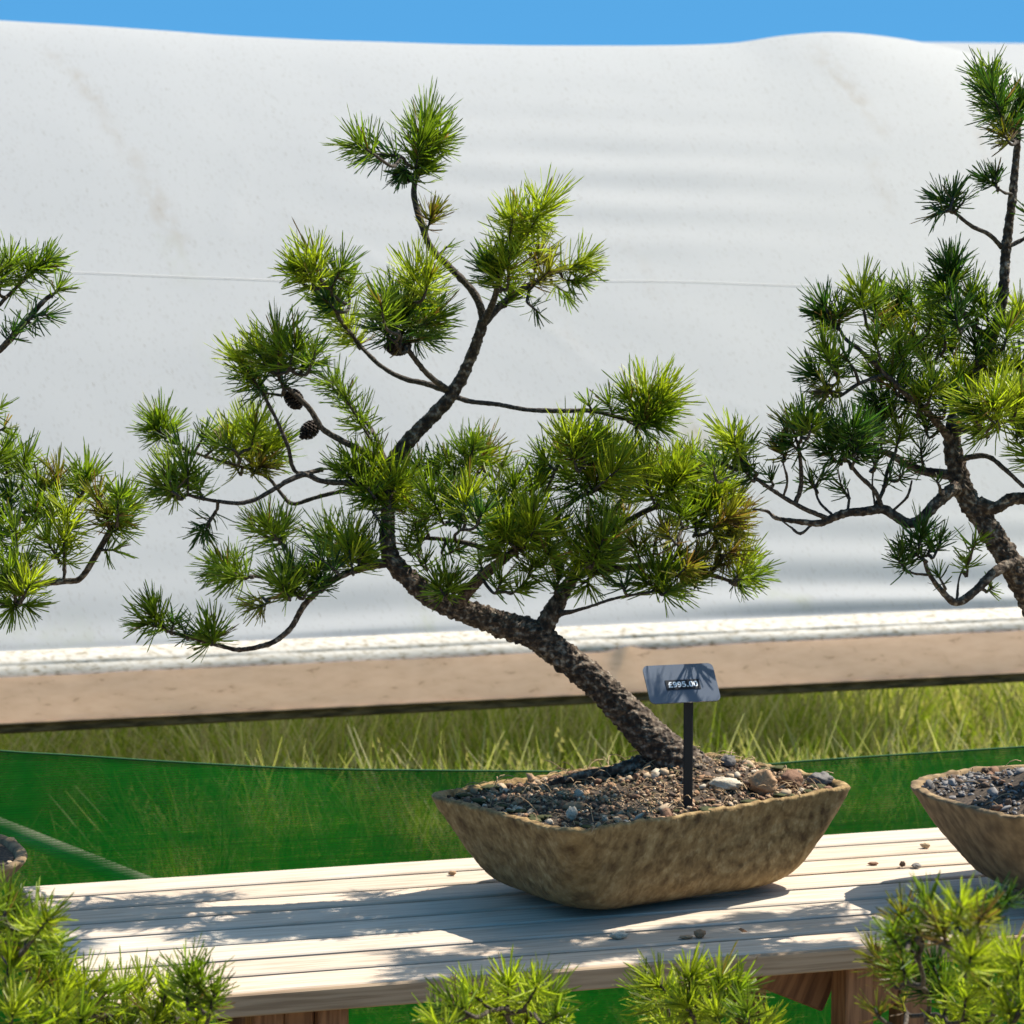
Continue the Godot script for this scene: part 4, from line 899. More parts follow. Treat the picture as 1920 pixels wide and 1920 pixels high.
func cover_point(s: float, q: float) -> Vector3:
	var p := profile_point(q)
	var up := 0.64 + p.y * 1.01 + (curve_at(RIDGE, s) - 2.079) * pow(p.y / 1.425, 10.0)
	var slope := profile_point(q + 0.02) - profile_point(maxf(q - 0.02, 0.0))
	var out := (Vector3.UP * slope.x - behind * slope.y).normalized()
	var at := along * s + behind * p.x + Vector3(0, up, -7.5)
	# loose film: shallow ripples high up, deeper folds where it is gathered into the hem
	var d := 0.004 * fine.get_noise_2d(s * 1.1, q * 1.6)
	var high := exp(-pow((s - 0.55) / 0.5, 2.0)) * exp(-pow((q - 1.45) / 0.26, 2.0))
	d += 0.004 * high * sin((q + s * 0.07) * 46.0 + 2.0 * fine.get_noise_2d(s * 0.6, 3.0))
	var low := exp(-pow(q / 0.2, 2.0)) * clampf(q / 0.03, 0, 1)
	var gather := 0.0025 + 0.0085 * smoothstep(0.25, 0.75, s) + 0.004 * exp(-pow((s + 0.35) / 0.25, 2.0))
	d += gather * low * sin((q - 0.02 * sin(s * 2.3)) * lerpf(48.0, 56.0, smoothstep(0.3, 1.3, s)) - 0.9)
	for k in 9:
		var mid := Vector2(-1.2 + k * 0.37, 0.45 + 0.23 * float((k * 5) % 6))
		var run := Vector2(cos(0.5 + k * 0.9) * 0.6 + 0.5, sin(0.5 + k * 0.9) * 0.35 + 0.1).normalized()
		var off := Vector2(s, q) - mid
		var aside := off.dot(Vector2(-run.y, run.x)) + 0.02 * fine.get_noise_1d(off.dot(run) * 5.0 + k)
		d += 0.0022 * exp(-absf(aside) / 0.012) * exp(-pow(off.dot(run) / 0.22, 2.0))
	return at + out * d


func tunnel() -> void:
	var t := thing("polytunnel", "long white polythene tunnel with a tan base rail behind the green net", "polytunnel", Vector3(0, 0, -7.5))
	var v := PackedVector3Array()
	var uv := PackedVector2Array()
	var cols := 190
	var qs: Array[float] = []
	for k in 46:
		qs.append(0.3 * k / 46.0)
	for k in 84:
		qs.append(0.3 + 1.9 * k / 84.0)
	for k in 24:
		qs.append(2.2 + 1.98 * k / 23.0)
	for q in qs:
		for c in cols:
			var s := (lerpf(-9.0, -1.5, c / 39.0) if c < 40 else lerpf(-1.48, 2.3, (c - 40) / 149.0))
			v.append(cover_point(s, q) - Vector3(0, 0, -7.5))
			uv.append(Vector2((s + 1.6) / 3.5, q / 2.3))
	part("cover", commit(v, grid_index(qs.size(), cols, false), uv), M.film, t)
	# a welded seam along the film
	v = PackedVector3Array()
	for k in 120:
		var s := lerpf(-1.5, 1.82, k / 119.0)
		var q := curve_at(SEAM, s)
		for j in 4:
			var a := TAU * j / 4.0
			v.append(cover_point(s, q + cos(a) * 0.002) + (Vector3.UP - behind).normalized() * (sin(a) * 0.0006 + 0.0005) - Vector3(0, 0, -7.5))
	part("seam", commit(v, grid_index(120, 4, true)), plain("seam_weld", lin(0.5, 0.5, 0.49), 0.6), t)
	# hoops: the last one carries the edge of the film
	for s in [-5.2, -1.9, 2.305]:
		var pts := []
		var rad := []
		for k in 40:
			var q := 4.18 * k / 39.0
			var p := cover_point(minf(s, 2.3), q) - Vector3(0, 0, -7.5)
			pts.append(p + along * (s - minf(s, 2.3)) - Vector3(0, 0.016 if s < 2.2 else -0.002, 0))
			rad.append(0.014 if s < 2.2 else 0.011)
		pts.push_front(along * s + Vector3(0, 0, 0))
		pts.push_back(along * s + behind * 3.0)
		rad.push_front(0.014)
		rad.push_back(0.014)
		part("hoop", limb(pts, rad, 10, 0.08), M.steel if s < 2.2 else M.hem, t)
	# the base rail: rolled hem, hanging tan flap, batten under it
	var rows := [Vector2(-0.01, 0.645), Vector2(0.012, 0.646), Vector2(0.03, 0.643), Vector2(0.046, 0.636), Vector2(0.055, 0.629), Vector2(0.058, 0.6245), Vector2(0.0575, 0.622), Vector2(0.063, 0.6185), Vector2(0.069, 0.611), Vector2(0.072, 0.603), Vector2(0.073, 0.595), Vector2(0.073, 0.57)]
	v = PackedVector3Array()
	var n := 260
	for p in rows:
		for c in n:
			var s := lerpf(-4.5, 2.3, c / float(n - 1))
			var wob := 0.0025 * fine.get_noise_2d(s * 2.5, p.y * 20.0) + 0.0008 * fine.get_noise_2d(s * 9.0, p.y * 60.0)
			v.append(along * s - behind * (p.x + wob) + Vector3(0, p.y + wob * 0.5, 0))
	part("rolled_hem", commit(v, grid_index(rows.size(), n, false)), M.hem, t)
	v = PackedVector3Array()
	var edge := func(s: float) -> float: return 0.598 + 0.011 * exp(-pow((s - 0.262) / 0.028, 2.0)) - 0.006 * exp(-pow((s - 0.18) / 0.07, 2.0)) - 0.005 * exp(-pow((s - 0.36) / 0.09, 2.0)) + 0.0016 * fine.get_noise_2d(s * 3.0, 8.0)
	n = 420
	for row in 7:
		for c in n:
			var s := lerpf(-4.5, 2.3, c / float(n - 1))
			var top: float = edge.call(s)
			var u: float = [0.0, 0.0, 0.0, 0.25, 0.55, 0.85, 1.0][row]
			var y := lerpf(top, 0.503, u) + (-0.0012 if row == 0 else 0.0)
			var fold := 0.006 * exp(-pow((s - 0.255 + u * 0.045) / 0.014, 2.0)) * (1.0 - u * 0.6)
			var depth: float = 0.079 + fold + 0.0025 * fine.get_noise_2d(s * 1.4, u * 2.0) + 0.034 * u
			if row < 2:
				depth -= [0.006, 0.001][row]
			v.append(along * s - behind * depth + Vector3(0, y, 0))
	part("flap", commit(v, grid_index(7, n, false)), M.flap, t)
	var batten := part("batten", slab(6.8, 0.026, 0.05, 0.004), M.batten, t, along * -1.1 - behind * 0.08 + Vector3(0, 0.488, 0))
	batten.rotation.y = TURN
	var lip := part("batten_lip", slab(6.8, 0.006, 0.012, 0.002), M.batten, t, along * -1.1 - behind * 0.115 + Vector3(0, 0.5, 0))
	lip.rotation.y = TURN
	# a second tunnel farther off
	var far := thing("polytunnel", "second white polytunnel standing farther off beyond the first one's end", "polytunnel", along * 8.4 + behind * 4.6 + Vector3(0, 0, -7.5))
	v = PackedVector3Array()
	uv = PackedVector2Array()
	for k in 25:
		var a := PI * k / 24.0
		for c in 12:
			v.append(along * lerpf(-5.0, 6.0, c / 11.0) + behind * (1.7 - cos(a) * 1.7) + Vector3(0, 0.25 + sin(a) * 2.03, 0))
			uv.append(Vector2(c * 0.3, k * 0.1))
	part("cover", commit(v, grid_index(25, 12, false), uv), M.film, far)
	for k in 3:
		var pts := []
		var rad := []
		for j in 25:
			var a := PI * j / 24.0
			pts.append(along * lerpf(-4.9, 5.9, k / 2.0) + behind * (1.7 - cos(a) * 1.68) + Vector3(0, maxf(0.0, 0.25 + sin(a) * 2.0), 0))
			rad.append(0.018)
		pts.push_front(pts[0] - Vector3(0, 0.25, 0))
		pts.push_back(pts[-1] - Vector3(0, 0.25, 0))
		rad.append(0.018)
		rad.append(0.018)
		part("hoop", limb(pts, rad, 8, 0.2), M.steel, far)


func netting() -> void:
	var t := thing("shade_net", "green woven windbreak net stretched behind the benches", "net", Vector3(NET_AT.x, 0, NET_AT.z))
	var v := PackedVector3Array()
	var uv := PackedVector2Array()
	var tint := PackedColorArray()
	var n := 240
	for r in 24:
		for c in n:
			var s := lerpf(-2.6, 3.2, c / float(n - 1))
			var top := curve_at(NET_TOP, s)
			var u := r / 23.0
			var y := lerpf(0.01, top, u)
			var wave := 0.012 * fine.get_noise_2d(s * 1.3, u * 1.2) + 0.006 * sin(s * 5.0 + u * 2.0) * u
			v.append(along * s - behind * wave + Vector3(0, y, 0))
			uv.append(Vector2(s / 0.27, y / 0.27))
			var worn := clampf(fine.get_noise_2d(s * 2.6 + 7.0, y * 3.2) * 1.7 - 0.25, 0.0, 1.0)
			tint.append(Color(1, 1, 1, 1.0 - 0.24 * worn - (0.12 if y > top - 0.1 else 0.0) * absf(sin(y * 190.0))))
	part("net", commit(v, grid_index(24, n, false), uv, tint), M.net, t)
	var cord := []
	var thin := []
	for c in 80:
		var s := lerpf(-2.6, 3.2, c / 79.0)
		cord.append(along * s + Vector3(0, curve_at(NET_TOP, s), 0) - behind * (0.012 * fine.get_noise_2d(s * 1.3, 1.2) + 0.006 * sin(s * 5.0 + 2.0)))
		thin.append(0.0017)
	part("hem_cord", limb(cord, thin, 6, 0.03), plain("green_cord", lin(0.0, 0.07, 0.015), 0.8), t)
	for s in [-2.6, 3.2]:
		part("stake", limb([along * s, along * s + Vector3(0, 0.82, 0)], [0.018, 0.016], 8, 0.2), M.leg, t)
	var p := thing("plastic_pipe", "pale pipe slanting down to the ground behind the green net", "pipe", POLE_LOW - Vector3(0, POLE_LOW.y, 0))
	var d := (POLE_LOW - POLE_HIGH).normalized()
	var foot := POLE_LOW + d * (POLE_LOW.y / -d.y) - Vector3(0, -0.012, 0)
	part("tube", limb([POLE_HIGH - d * 1.6 - p.position, POLE_HIGH - p.position, foot - p.position], [0.017, 0.017, 0.017], 12, 0.1), M.pipe, p)
	part("stand", limb([POLE_HIGH - d * 1.55 - p.position - Vector3(0, 0.013, 0), Vector3(POLE_HIGH.x - d.x * 1.55, 0, POLE_HIGH.z - d.z * 1.55) - p.position], [0.02, 0.02], 8, 0.2), M.leg, p)


func bench(called: String, label: String, category: String, where: Vector3, long: float, top: float) -> void:
	var t := thing(called, label, category, where, TURN, "slatted benches")
	var pitch := 0.0925
	for k in 8:
		var w := 0.0775 + rng.randf_range(-0.0008, 0.0008)
		var o := part("slat", slab(long, 0.032, w, 0.0022), M["wood%d" % ((k * 3 + 1) % 5)], t, Vector3(long / 2.0, top - 0.016 - rng.randf() * 0.0008, -0.0465 - k * pitch))
		o.rotation.y = rng.randf_range(-0.0004, 0.0004)
	part("added_shade_strip", slab(long, 0.0315, 0.012, 0.002), M.edge, t, Vector3(long / 2.0, top - 0.0168, -0.0007))  # added strip, coloured to carry the brown shade on the front slat face
	for s in [0.285, 1.165, long - 0.25]:
		if s > long - 0.1 or (s == 1.165 and long < 1.8):
			continue
		var bearer := part("bearer", slab(0.045, 0.07, 0.66, 0.003), M.leg, t, Vector3(s, top - 0.0675, -0.37))
		bearer.rotation.y = 0.0
		for z in [-0.035, -0.7]:
			for k in 2:
				part("leg", slab(0.044, top - 0.0335, 0.06, 0.003), M.leg, t, Vector3(s - 0.046 + k * 0.092, (top - 0.0335) / 2.0, z - 0.02))
		if s > 1.0 and s < 1.3:
			var b := part("brace", slab(0.17, 0.07, 0.024, 0.003), M.leg, t, Vector3(s - 0.125, top - 0.064, -0.14))
			b.rotation.z = -0.42


# ---------------------------------------------------------------- pots
func round_box(a: float, hx: float, hz: float, power: float, corner := 0.26) -> Vector2:
	if power > 7.0:   # straight sides with rounded corners, walked round at an even pace
		var r := minf(hx, hz) * corner
		var lx := 2.0 * (hx - r)
		var lz := 2.0 * (hz - r)
		var q := PI / 2.0 * r
		var f := fposmod(a / TAU, 1.0) * (2.0 * lx + 2.0 * lz + 4.0 * q)
		for k in 4:
			var edge := lz if k % 2 == 0 else lx
			var c := Vector2([1, -1, -1, 1][k] * (hx - r), [1, 1, -1, -1][k] * (hz - r))
			var d: Vector2 = [Vector2(0, 1), Vector2(-1, 0), Vector2(0, -1), Vector2(1, 0)][k]
			var out: Vector2 = [Vector2(1, 0), Vector2(0, 1), Vector2(-1, 0), Vector2(0, -1)][k]
			if f <= edge:
				return c + out * r - d * (edge - f)
			f -= edge
			if f <= q:
				var t := f / r
				return c + (out * cos(t) + d * sin(t)) * r
			f -= q
		return Vector2(hx, -(hz - r))
	var c := cos(a)
	var s := sin(a)
	return Vector2(signf(c) * pow(absf(c), 2.0 / power) * hx, signf(s) * pow(absf(s), 2.0 / power) * hz)


func pot_shell(hx: float, hz: float, h: float, power: float, seed_: float, low := 0.6) -> ArrayMesh:
	var rows := []
	rows.append([0.0, 0.009, power if power > 7.0 else 2.4])
	rows.append([low * 0.8, 0.009, power if power > 7.0 else 2.4])
	for k in 34:
		var t := k / 33.0
		var s := low + (1.0 - low) * pow(t, 0.8 if power > 7.0 else 0.72)
		rows.append([s - 0.11 * exp(-t * 13.0), 0.011 + t * (h - 0.011), power if power > 7.0 else lerpf(2.6, power, smoothstep(0.0, 0.8, t))])
	rows.append([0.995, h + 0.003, power])
	rows.append([0.975, h + 0.004, power])
	rows.append([0.945, h + 0.002, power])
	rows.append([0.93, h - 0.012, power])
	rows.append([0.9, h - 0.035, power])
	var v := PackedVector3Array()
	var n := 300 if power > 7.0 else 180
	for k in rows.size():
		for c in n:
			var a := TAU * c / n
			var high := smoothstep(0.0, 0.95, rows[k][1] / h)
			var p := round_box(a, hx, hz, rows[k][2], lerpf(0.5, 0.24, high)) * float(rows[k][0])
			if power > 7.0:   # a hand-made trough: its foot is set a little askew to its rim
				p = p.rotated(0.1 * (1.0 - high))
			var y: float = rows[k][1]
			var q := Vector3(p.x, y, p.y)
			var rim := smoothstep(0.7, 1.0, y / h)
			var bump := 0.003 * fine.get_noise_3dv(q * 9.0 + Vector3(seed_, 0, 0)) + 0.0016 * fine.get_noise_3dv(q * 60.0) + 0.0006 * fine.get_noise_3dv(Vector3(q.x * 90.0, q.y * 22.0, q.z * 90.0))
			var out := Vector3(p.x, 0, p.y).normalized()
			q += out * bump
			q.y += rim * (0.004 * fine.get_noise_2d(a * 2.2 + seed_, 1.0) + 0.002 * fine.get_noise_2d(a * 11.0, seed_) + 0.0035 * cells.get_noise_2d(a * 15.0, seed_))
			v.append(q)
	return commit(v, grid_index(rows.size(), n, true))


func mound(p: Vector2, h: float, crest: Vector2, rise: float) -> float:
	var d := p.distance_to(crest)
	return h - 0.008 + rise * exp(-d * d / 0.013) + rise * 0.3 * exp(-pow(p.x / 0.2, 4.0)) * exp(-pow(p.y / 0.13, 4.0)) + 0.005 * fine.get_noise_2d(p.x * 22.0, p.y * 22.0)


func soil_sheet(hx: float, hz: float, power: float, h: float, crest: Vector2, rise: float) -> ArrayMesh:
	var v := PackedVector3Array()
	for r in 22:
		for c in 90:
			var p := round_box(TAU * c / 90.0, hx, hz, power) * (0.93 * r / 21.0)
			v.append(Vector3(p.x, mound(p, h, crest, rise), p.y))
	return commit(v, grid_index(22, 90, true))


func gravel(soil: Node3D, count: int, hx: float, hz: float, power: float, h: float, crest: Vector2, rise: float, kinds: Array, big: float) -> void:
	var shapes := []
	for k in 7:
		shapes.append(ball(7, 5, Vector3(1.0, 0.62, 0.78), 0.35, k + 3))
	for k in count:
		var a := rng.randf() * TAU
		var f := sqrt(rng.randf()) * 0.965
		var p := round_box(a, hx, hz, power) * f
		if p.distance_to(crest) < 0.042:
			continue
		var r := big * rng.randf_range(0.55, 1.35) * (1.5 if rng.randf() < 0.08 else 1.0)
		var o := part("pebble", shapes[rng.randi() % 7], M["stone%d" % kinds[rng.randi() % kinds.size()]], soil, Vector3(p.x, mound(p, h, crest, rise) + r * 0.3, p.y))
		o.rotation = Vector3(rng.randfn(0, 0.4), rng.randf() * TAU, rng.randfn(0, 0.4))
		o.scale = Vector3(r * rng.randf_range(0.8, 1.5), r * rng.randf_range(0.55, 1.0), r * rng.randf_range(0.6, 1.15))


func grit(soil: Node3D, count: int, hx: float, hz: float, power: float, h: float, crest: Vector2, rise: float, greys := 0) -> void:
	var mm := MultiMesh.new()
	mm.transform_format = MultiMesh.TRANSFORM_3D
	mm.use_colors = true
	mm.mesh = ball(6, 4, Vector3(1.0, 0.7, 0.8), 0.35, 55)
	mm.instance_count = count
	for k in count:
		var p := round_box(rng.randf() * TAU, hx, hz, power) * (sqrt(rng.randf()) * 0.97)
		var r := rng.randf_range(0.0018, 0.0055)
		mm.set_instance_transform(k, Transform3D(Basis.from_euler(Vector3(rng.randf(), rng.randf() * TAU, rng.randf())).scaled(Vector3.ONE * r), Vector3(p.x, mound(p, h, crest, rise) + r * 0.4, p.y)))
		if greys:
			mm.set_instance_color(k, [Color(0.12, 0.11, 0.11), Color(0.2, 0.19, 0.19), Color(0.08, 0.065, 0.055), Color(0.3, 0.28, 0.26), Color(0.05, 0.045, 0.04)][rng.randi() % 5])
			continue
		mm.set_instance_color(k, [Color(0.42, 0.28, 0.17), Color(0.18, 0.095, 0.055), Color(0.32, 0.19, 0.11), Color(0.54, 0.42, 0.29), Color(0.08, 0.05, 0.034), Color(0.14, 0.11, 0.05)][rng.randi() % 6])
	var o := MultiMeshInstance3D.new()
	o.name = "grit"
	o.multimesh = mm
	var m := plain("grit", Color.WHITE, 0.9)
	m.vertex_color_use_as_albedo = true
	o.material_override = m
	o.set_meta("kind", "stuff")
	soil.add_child(o, true)


func litter(soil: Node3D, count: int, hx: float, hz: float, power: float, h: float, crest: Vector2, rise: float) -> void:
	var v := PackedVector3Array()
	var idx := PackedInt32Array()
	for k in count:
		var p := round_box(rng.randf() * TAU, hx, hz, power) * (sqrt(rng.randf()) * 0.97)
		var y := mound(p, h, crest, rise) + rng.randf_range(0.004, 0.011)
		var a := rng.randf() * TAU
		var d := Vector3(cos(a), rng.randfn(0.05, 0.25), sin(a)).normalized()
		var up := Vector3(0, 1, 0)
		var side := d.cross(up).normalized()
		var long := rng.randf_range(0.012, 0.042)
		var first := v.size()
		for s in 4:
			var u := s / 3.0
			var c := Vector3(p.x, y, p.y) + d * long * u + up * (sin(u * PI) * 0.006) + side * (u * u * 0.006)
			for j in 3:
				var w := TAU * j / 3.0
				v.append(c + (side * cos(w) + up * sin(w)) * 0.0008)
		for s in 3:
			for j in 3:
				var q := first + s * 3 + j
				var e := first + s * 3 + (j + 1) % 3
				idx.append_array([q, e, q + 3, e, e + 3, q + 3])
	var o := part("fallen_needles", commit(v, idx), M.litter, soil)
	o.set_meta("kind", "stuff")


func moss(soil: Node3D, count: int, hx: float, hz: float, power: float, h: float, crest: Vector2, rise: float) -> void:
	var shape := ball(9, 6, Vector3(1, 0.6, 1), 0.6, 40)
	for k in count:
		var a := rng.randf() * TAU
		var p := round_box(a, hx, hz, power) * rng.randf_range(0.82, 0.955)
		var o := part("moss_cushion", shape, M.moss, soil, Vector3(p.x, mound(p, h, crest, rise) + 0.004, p.y))
		var r := rng.randf_range(0.006, 0.016)
		o.scale = Vector3(r * 1.4, r * 0.7, r)
		o.rotation.y = rng.randf() * TAU


func main_pot() -> void:
	var c := Vector3(0.2035, BENCH_TOP, -4.885)
	var t := thing("bonsai_pot", "tan weathered clay trough pot holding the price sign and pale gravel", "pot", c, 0.658)
	part("shell", pot_shell(0.291, 0.186, 0.16, 8.0, 0.0, 0.73), M.pot, t)
	for x in [-0.1, 0.1]:
		for z in [-0.05, 0.05]:
			part("foot", slab(0.05, 0.011, 0.035, 0.002), M.pot, t, Vector3(x, 0.0055, z))
	var crest := to_pot(MAIN_BASE, t)
	trough = t
	trough_crest = crest
	var soil := part("soil", soil_sheet(0.291, 0.186, 8.0, 0.16, crest, 0.03), M.soil, t)
	gravel(soil, 290, 0.282, 0.179, 8.0, 0.16, crest, 0.03, [0, 0, 1, 2, 2, 3, 5, 4, 5, 0], 0.0085)
	grit(soil, 2800, 0.282, 0.179, 8.0, 0.16, crest, 0.03)
	litter(soil, 260, 0.282, 0.179, 8.0, 0.16, crest, 0.03)
	moss(soil, 40, 0.291, 0.186, 8.0, 0.16, crest, 0.03)

	t = thing("bonsai_pot", "dark weathered pot with grey gravel under the many-branched pine", "pot", Vector3(0.9, BENCH_TOP, -4.89), 0.45)
	part("shell", pot_shell(0.27, 0.2, 0.165, 3.4, 4.0, 0.55), M.dark_pot, t)
	crest = to_pot(RIGHT_BASE, t)
	soil = part("soil", soil_sheet(0.27, 0.2, 3.4, 0.165, crest, 0.06), M.soil, t)
	gravel(soil, 290, 0.262, 0.194, 3.4, 0.165, crest, 0.06, [4, 6, 6, 7, 4, 7, 3], 0.0085)
	grit(soil, 2200, 0.26, 0.19, 3.4, 0.165, crest, 0.06, 1)
	litter(soil, 60, 0.26, 0.19, 3.4, 0.165, crest, 0.06)

	t = thing("bonsai_pot", "rounded brown stone pot standing past the bench end", "pot", LEFT_POT, 0.3)
	part("shell", pot_shell(0.29, 0.2, 0.1, 2.6, 8.0, 0.7), M.dark_pot, t)
	soil = part("soil", soil_sheet(0.29, 0.2, 2.6, 0.1, to_pot(LEFT_BASE, t), 0.05), M.soil, t)
	gravel(soil, 60, 0.28, 0.19, 2.6, 0.1, to_pot(LEFT_BASE, t), 0.05, [0, 2, 3, 4], 0.012)
	var names := [["L", FRONT_L_BASE], ["C", FRONT_C_BASE], ["M", FRONT_M_BASE], ["R", FRONT_R_BASE]]
	var under := ["leafy clump beside the bench end", "small tuft nearest the bench leg", "small tuft below the clay trough", "brown-tipped clump below the grey gravel pot"]
	for k in 4:
		var b: Vector3 = names[k][1]
		var h := b.y - 0.22 + 0.012
		t = thing("bonsai_pot", "low brown pot under the " + under[k], "pot", Vector3(b.x, 0.22, b.z), 0.3 + k * 0.4, "pots of the front row")
		part("shell", pot_shell(0.15, 0.12, h, 3.0, 12.0 + k, 0.7), M.dark_pot, t)
		part("soil", soil_sheet(0.15, 0.12, 3.0, h, Vector2.ZERO, 0.01), M.soil, t)


func to_pot(p: Vector3, t: Node3D) -> Vector2:
	var q := (p - t.position).rotated(Vector3.UP, -t.rotation.y)
	return Vector2(q.x, q.z)


# ---------------------------------------------------------------- pines
func pine(called: String, label: String, group: String, where: Vector3, trunk: Array, branches: Array, shoots: Array, cones: Array, roots: Array, wide := 0.00108, wood_amp := 0.0075) -> void:
	var t := thing(called, label, "pine tree", where, 0.0, group)
	var run := func(line: Array) -> Array:
		var pts := []
		var rad := []
		for k in range(0, line.size(), 4):
			pts.append(Vector3(line[k], line[k + 1], line[k + 2]) / 1000.0)
			rad.append(line[k + 3] / 1000.0)
		return [pts, rad]
	var w: Array = run.call(trunk)
	var body := part("trunk", limb(w[0], w[1], 64, 0.003, wood_amp, 0.015), M.bark, t)
	for r in roots:
		w = run.call(r)
		part("root", limb(w[0], w[1], 24, 0.004, wood_amp, 0.008), M.bark, body)
	for b in branches:
		w = run.call(b)
		var thick: bool = w[1][0] > 0.0085
		part("branch", limb(w[0], w[1], 28 if thick else 12, 0.004 if thick else 0.006, wood_amp * (0.9 if thick else 0.95), 0.008 if thick else 0.005), M.bark if thick else M.twig, t)
	for s in shoots:
		var from := Vector3(s[0], s[1], s[2]) / 1000.0
		var p0 := Vector3(s[3], s[4], s[5]) / 1000.0
		var p1 := Vector3(s[6], s[7], s[8]) / 1000.0
		var pts := [p0, p1]
		var rad := [0.0026, 0.0016]
		if from.distance_to(p0) > 0.004:
			var mid := from.lerp(p0, 0.5) + Vector3(rng.randfn(0, 0.06), rng.randfn(-0.04, 0.06), rng.randfn(0, 0.06)) * from.distance_to(p0)
			pts = [from, mid, p0, p1]
			rad = [0.0032, 0.0029, 0.0026, 0.0016]
		part("twig", limb(pts, rad, 7, 0.008, 0.002, 0.004), M.twig, t)
		part("needle_tuft", tuft(p1 - p0, s[9] / 1000.0, s[10], s[11], wide), M.needle, t, p0)
	for c in cones:
		var o := part("pine_cone", cone_mesh(c[3] / 1000.0), M.cone, t, Vector3(c[0], c[1], c[2]) / 1000.0)
		o.rotation = Vector3(rng.randfn(2.6, 0.4), rng.randf() * TAU, rng.randfn(0, 0.5))


func pines() -> void:
	pine("pine_tree", "bonsai pine with a leaning bare trunk rising from the gravel trough", "potted pines", MAIN_BASE, MAIN_TRUNK, MAIN_BRANCHES, MAIN_SHOOTS, MAIN_CONES, MAIN_ROOTS)
	pine("pine_tree", "bonsai pine with a tall dark leader and crowded twigs, in the grey gravel pot", "potted pines", RIGHT_BASE, RIGHT_TRUNK, RIGHT_BRANCHES, RIGHT_SHOOTS, [], [])
	pine("pine_tree", "pine with two side branches reaching in past the bench end", "potted pines", LEFT_BASE, LEFT_TRUNK, LEFT_BRANCHES, LEFT_SHOOTS, [], [])
	pine("pine_tree", "bright long-needled pine top crowding the free end of the bench", "front row pines", FRONT_L_BASE, FRONT_L_TRUNK, [], FRONT_L_SHOOTS, [], [], 0.00095, 0.003)
	pine("pine_tree", "yellow-green pine top poking up before the bench edge near the bench leg", "front row pines", FRONT_C_BASE, FRONT_C_TRUNK, [], FRONT_C_SHOOTS, [], [], 0.00095, 0.003)
	pine("pine_tree", "yellow-green pine top poking up before the bench edge below the clay trough", "front row pines", FRONT_M_BASE, FRONT_M_TRUNK, [], FRONT_M_SHOOTS, [], [], 0.00095, 0.003)
	pine("pine_tree", "pine top with browning tufts and bare stem before the grey gravel pot", "front row pines", FRONT_R_BASE, FRONT_R_TRUNK, [], FRONT_R_SHOOTS, [], [], 0.00095, 0.003)


# ---------------------------------------------------------------- sign and stones
func rounded_plate(w: float, h: float, r: float, thick: float) -> ArrayMesh:
	var ring := PackedVector2Array()
	for k in 4:
		var c := Vector2((w / 2 - r) * [1, -1, -1, 1][k], (h / 2 - r) * [1, 1, -1, -1][k])
		for j in 7:
			var a := PI / 2 * k + PI / 2 * j / 6.0
			ring.append(c + Vector2(cos(a), sin(a)) * r)
	var v := PackedVector3Array()
	var nr := PackedVector3Array()
	var idx := PackedInt32Array()
	var n := ring.size()
	for s in [-1.0, 1.0]:
		var mid := v.size()
		v.append(Vector3(0, 0, s * thick / 2))
		nr.append(Vector3(0, 0, s))
		for p in ring:
			v.append(Vector3(p.x, p.y, s * thick / 2))
			nr.append(Vector3(0, 0, s))
		for k in n:
			var a := mid + 1 + k
			var b := mid + 1 + (k + 1) % n
			idx.append_array([mid, b, a] if s > 0 else [mid, a, b])
	var first := v.size()
	for s in [-1.0, 1.0]:
		for k in n:
			v.append(Vector3(ring[k].x, ring[k].y, s * thick / 2))
			nr.append(Vector3(ring[k].x, ring[k].y, 0).normalized())
	for k in n:
		var a := first + k
		var b := first + (k + 1) % n
		idx.append_array([a, a + n, b, b, a + n, b + n])
	return commit(v, idx, PackedVector2Array(), PackedColorArray(), nr)


func on_soil(p: Vector3) -> Vector3:
	return Vector3(p.x, BENCH_TOP + mound(to_pot(p, trough), 0.16, trough_crest, 0.03), p.z)


func price_sign() -> void:
	var foot := on_soil(SIGN_FOOT) - Vector3(0, 0.015, 0)
	var t := thing("price_sign", "dark glossy price plate on a black stake in the gravel trough", "sign", foot)
	part("stake", slab(0.0145, 0.215, 0.006, 0.0015), M.black, t, Vector3(0, 0.085, -0.004))
	var plate := part("plate", rounded_plate(0.112, 0.066, 0.0085, 0.0025), M.plate, t, Vector3(-0.011, 0.206, 0.002))
	var up := Vector3(-0.643 * 0.28, 0.766, -0.643 * 0.96)
	var x := Vector3(0.96, 0, -0.28)
	x = (x - up * x.dot(up)).normalized()
	plate.basis = Basis(x, up, x.cross(up))
	part("label_strip", slab(0.054, 0.0172, 0.0008, 0.0002), M.tape, plate, Vector3(0.001, -0.003, 0.0019))
	var text := TextMesh.new()
	text.text = "£995.00"
	var f := SystemFont.new()
	f.font_names = PackedStringArray(["Droid Sans"])
	f.font_weight = 700
	text.font = f
	text.font_size = 32
	text.pixel_size = 0.0132 / 32.0
	text.depth = 0.0005
	part("lettering", text, M.print, plate, Vector3(0.001, -0.003, 0.0027))


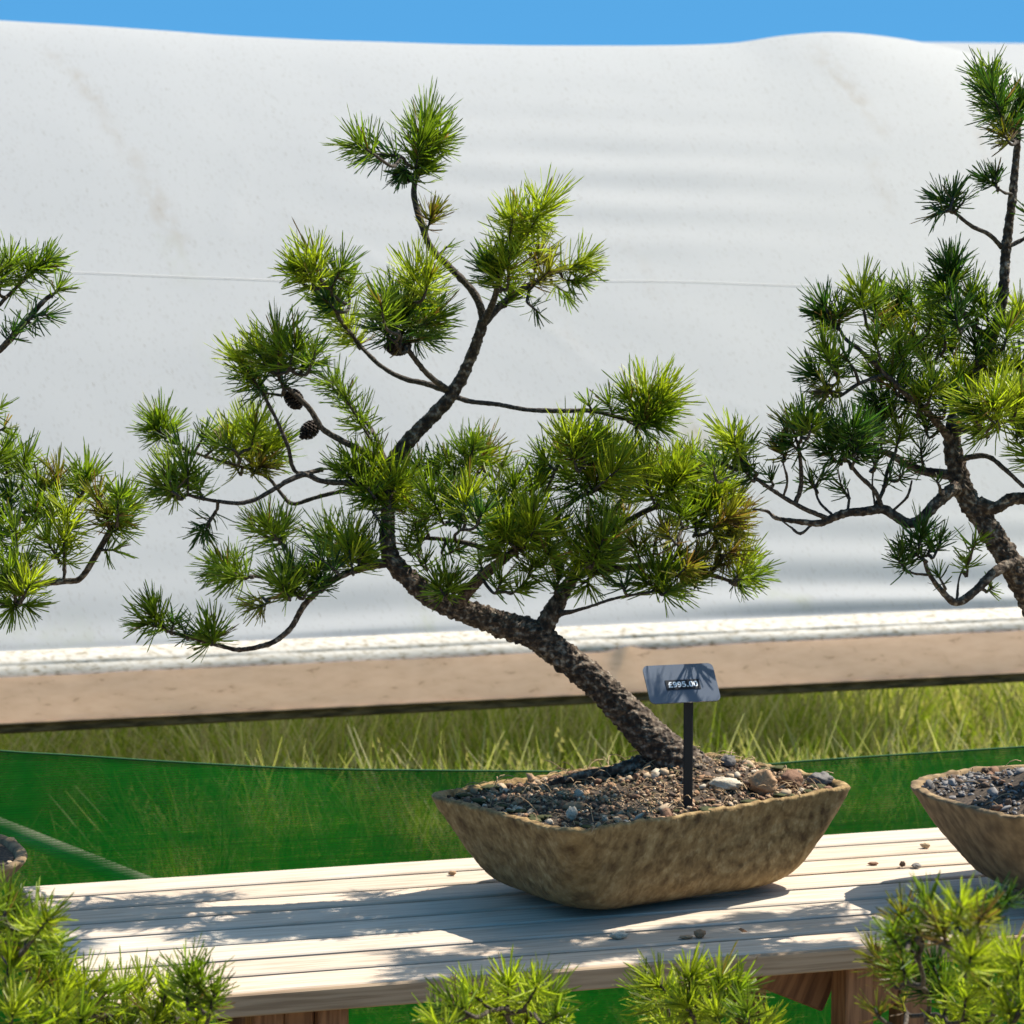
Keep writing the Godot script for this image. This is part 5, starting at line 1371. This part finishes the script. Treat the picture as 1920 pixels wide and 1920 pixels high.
func stone(label: String, where: Vector3, size: Vector3, tone: int, seed_: int, turn := 0.0, sink := 0.12) -> void:
	var o := part(numbered("stone"), ball(18, 12, size, 0.4, seed_), M["stone%d" % tone], self, where + Vector3(0, size.y * (1.0 - sink), 0))
	o.rotation.y = turn
	tag(o, label, "stone", "loose stones")


func loose_stones() -> void:
	stone("flat speckled cream stone lying behind the sign stake", on_soil(ROCK_FLAT), Vector3(0.031, 0.011, 0.02), 1, 60, -0.5)
	stone("split grey-brown rock leaning on the trough rim", on_soil(ROCK_SPLIT), Vector3(0.026, 0.022, 0.02), 5, 61, 0.4)
	stone("dark red-brown rock beside the split rock in the trough corner", on_soil(ROCK_RED), Vector3(0.024, 0.018, 0.019), 3, 62, 1.1)
	stone("grey lichen-covered lump at the trough's far corner", on_soil(ROCK_LICHEN), Vector3(0.022, 0.013, 0.02), 6, 63, 0.3)
	stone("smooth dark grey stone beside the trunk base", on_soil(ROCK_DARK), Vector3(0.016, 0.011, 0.012), 6, 64, 0.3)
	stone("angular white chip lying by the trough's front corner", on_soil(ROCK_CHIP), Vector3(0.013, 0.012, 0.009), 1, 65, 0.9)
	stone("round white pebble among the brown gravel", on_soil(ROCK_ROUND), Vector3(0.009, 0.008, 0.008), 1, 66, 0.0)
	stone("pale pointed pebble on the front slat", PEBBLE_A, Vector3(0.0165, 0.0065, 0.009), 1, 67, 0.4)
	stone("reddish pebble on the front slat", PEBBLE_B, Vector3(0.01, 0.007, 0.008), 2, 68, 0.2)
	stone("thin pink flake touching the reddish pebble", PEBBLE_H, Vector3(0.012, 0.003, 0.006), 5, 69, 0.2)
	stone("tiny tan crumb on a back slat beside the trough", PEBBLE_C, Vector3(0.0075, 0.004, 0.005), 5, 70)
	stone("tiny pale crumb on a back slat before the grey gravel pot", PEBBLE_D, Vector3(0.009, 0.005, 0.006), 0, 71)
	stone("small dark crumb in the grey pot's shade", PEBBLE_E, Vector3(0.006, 0.005, 0.006), 4, 72)
	stone("small slate-grey crumb next to the dark crumb", PEBBLE_F, Vector3(0.009, 0.005, 0.006), 7, 73)
	stone("dark sliver on the slat between the two large pots", PEBBLE_G, Vector3(0.01, 0.003, 0.005), 3, 74)
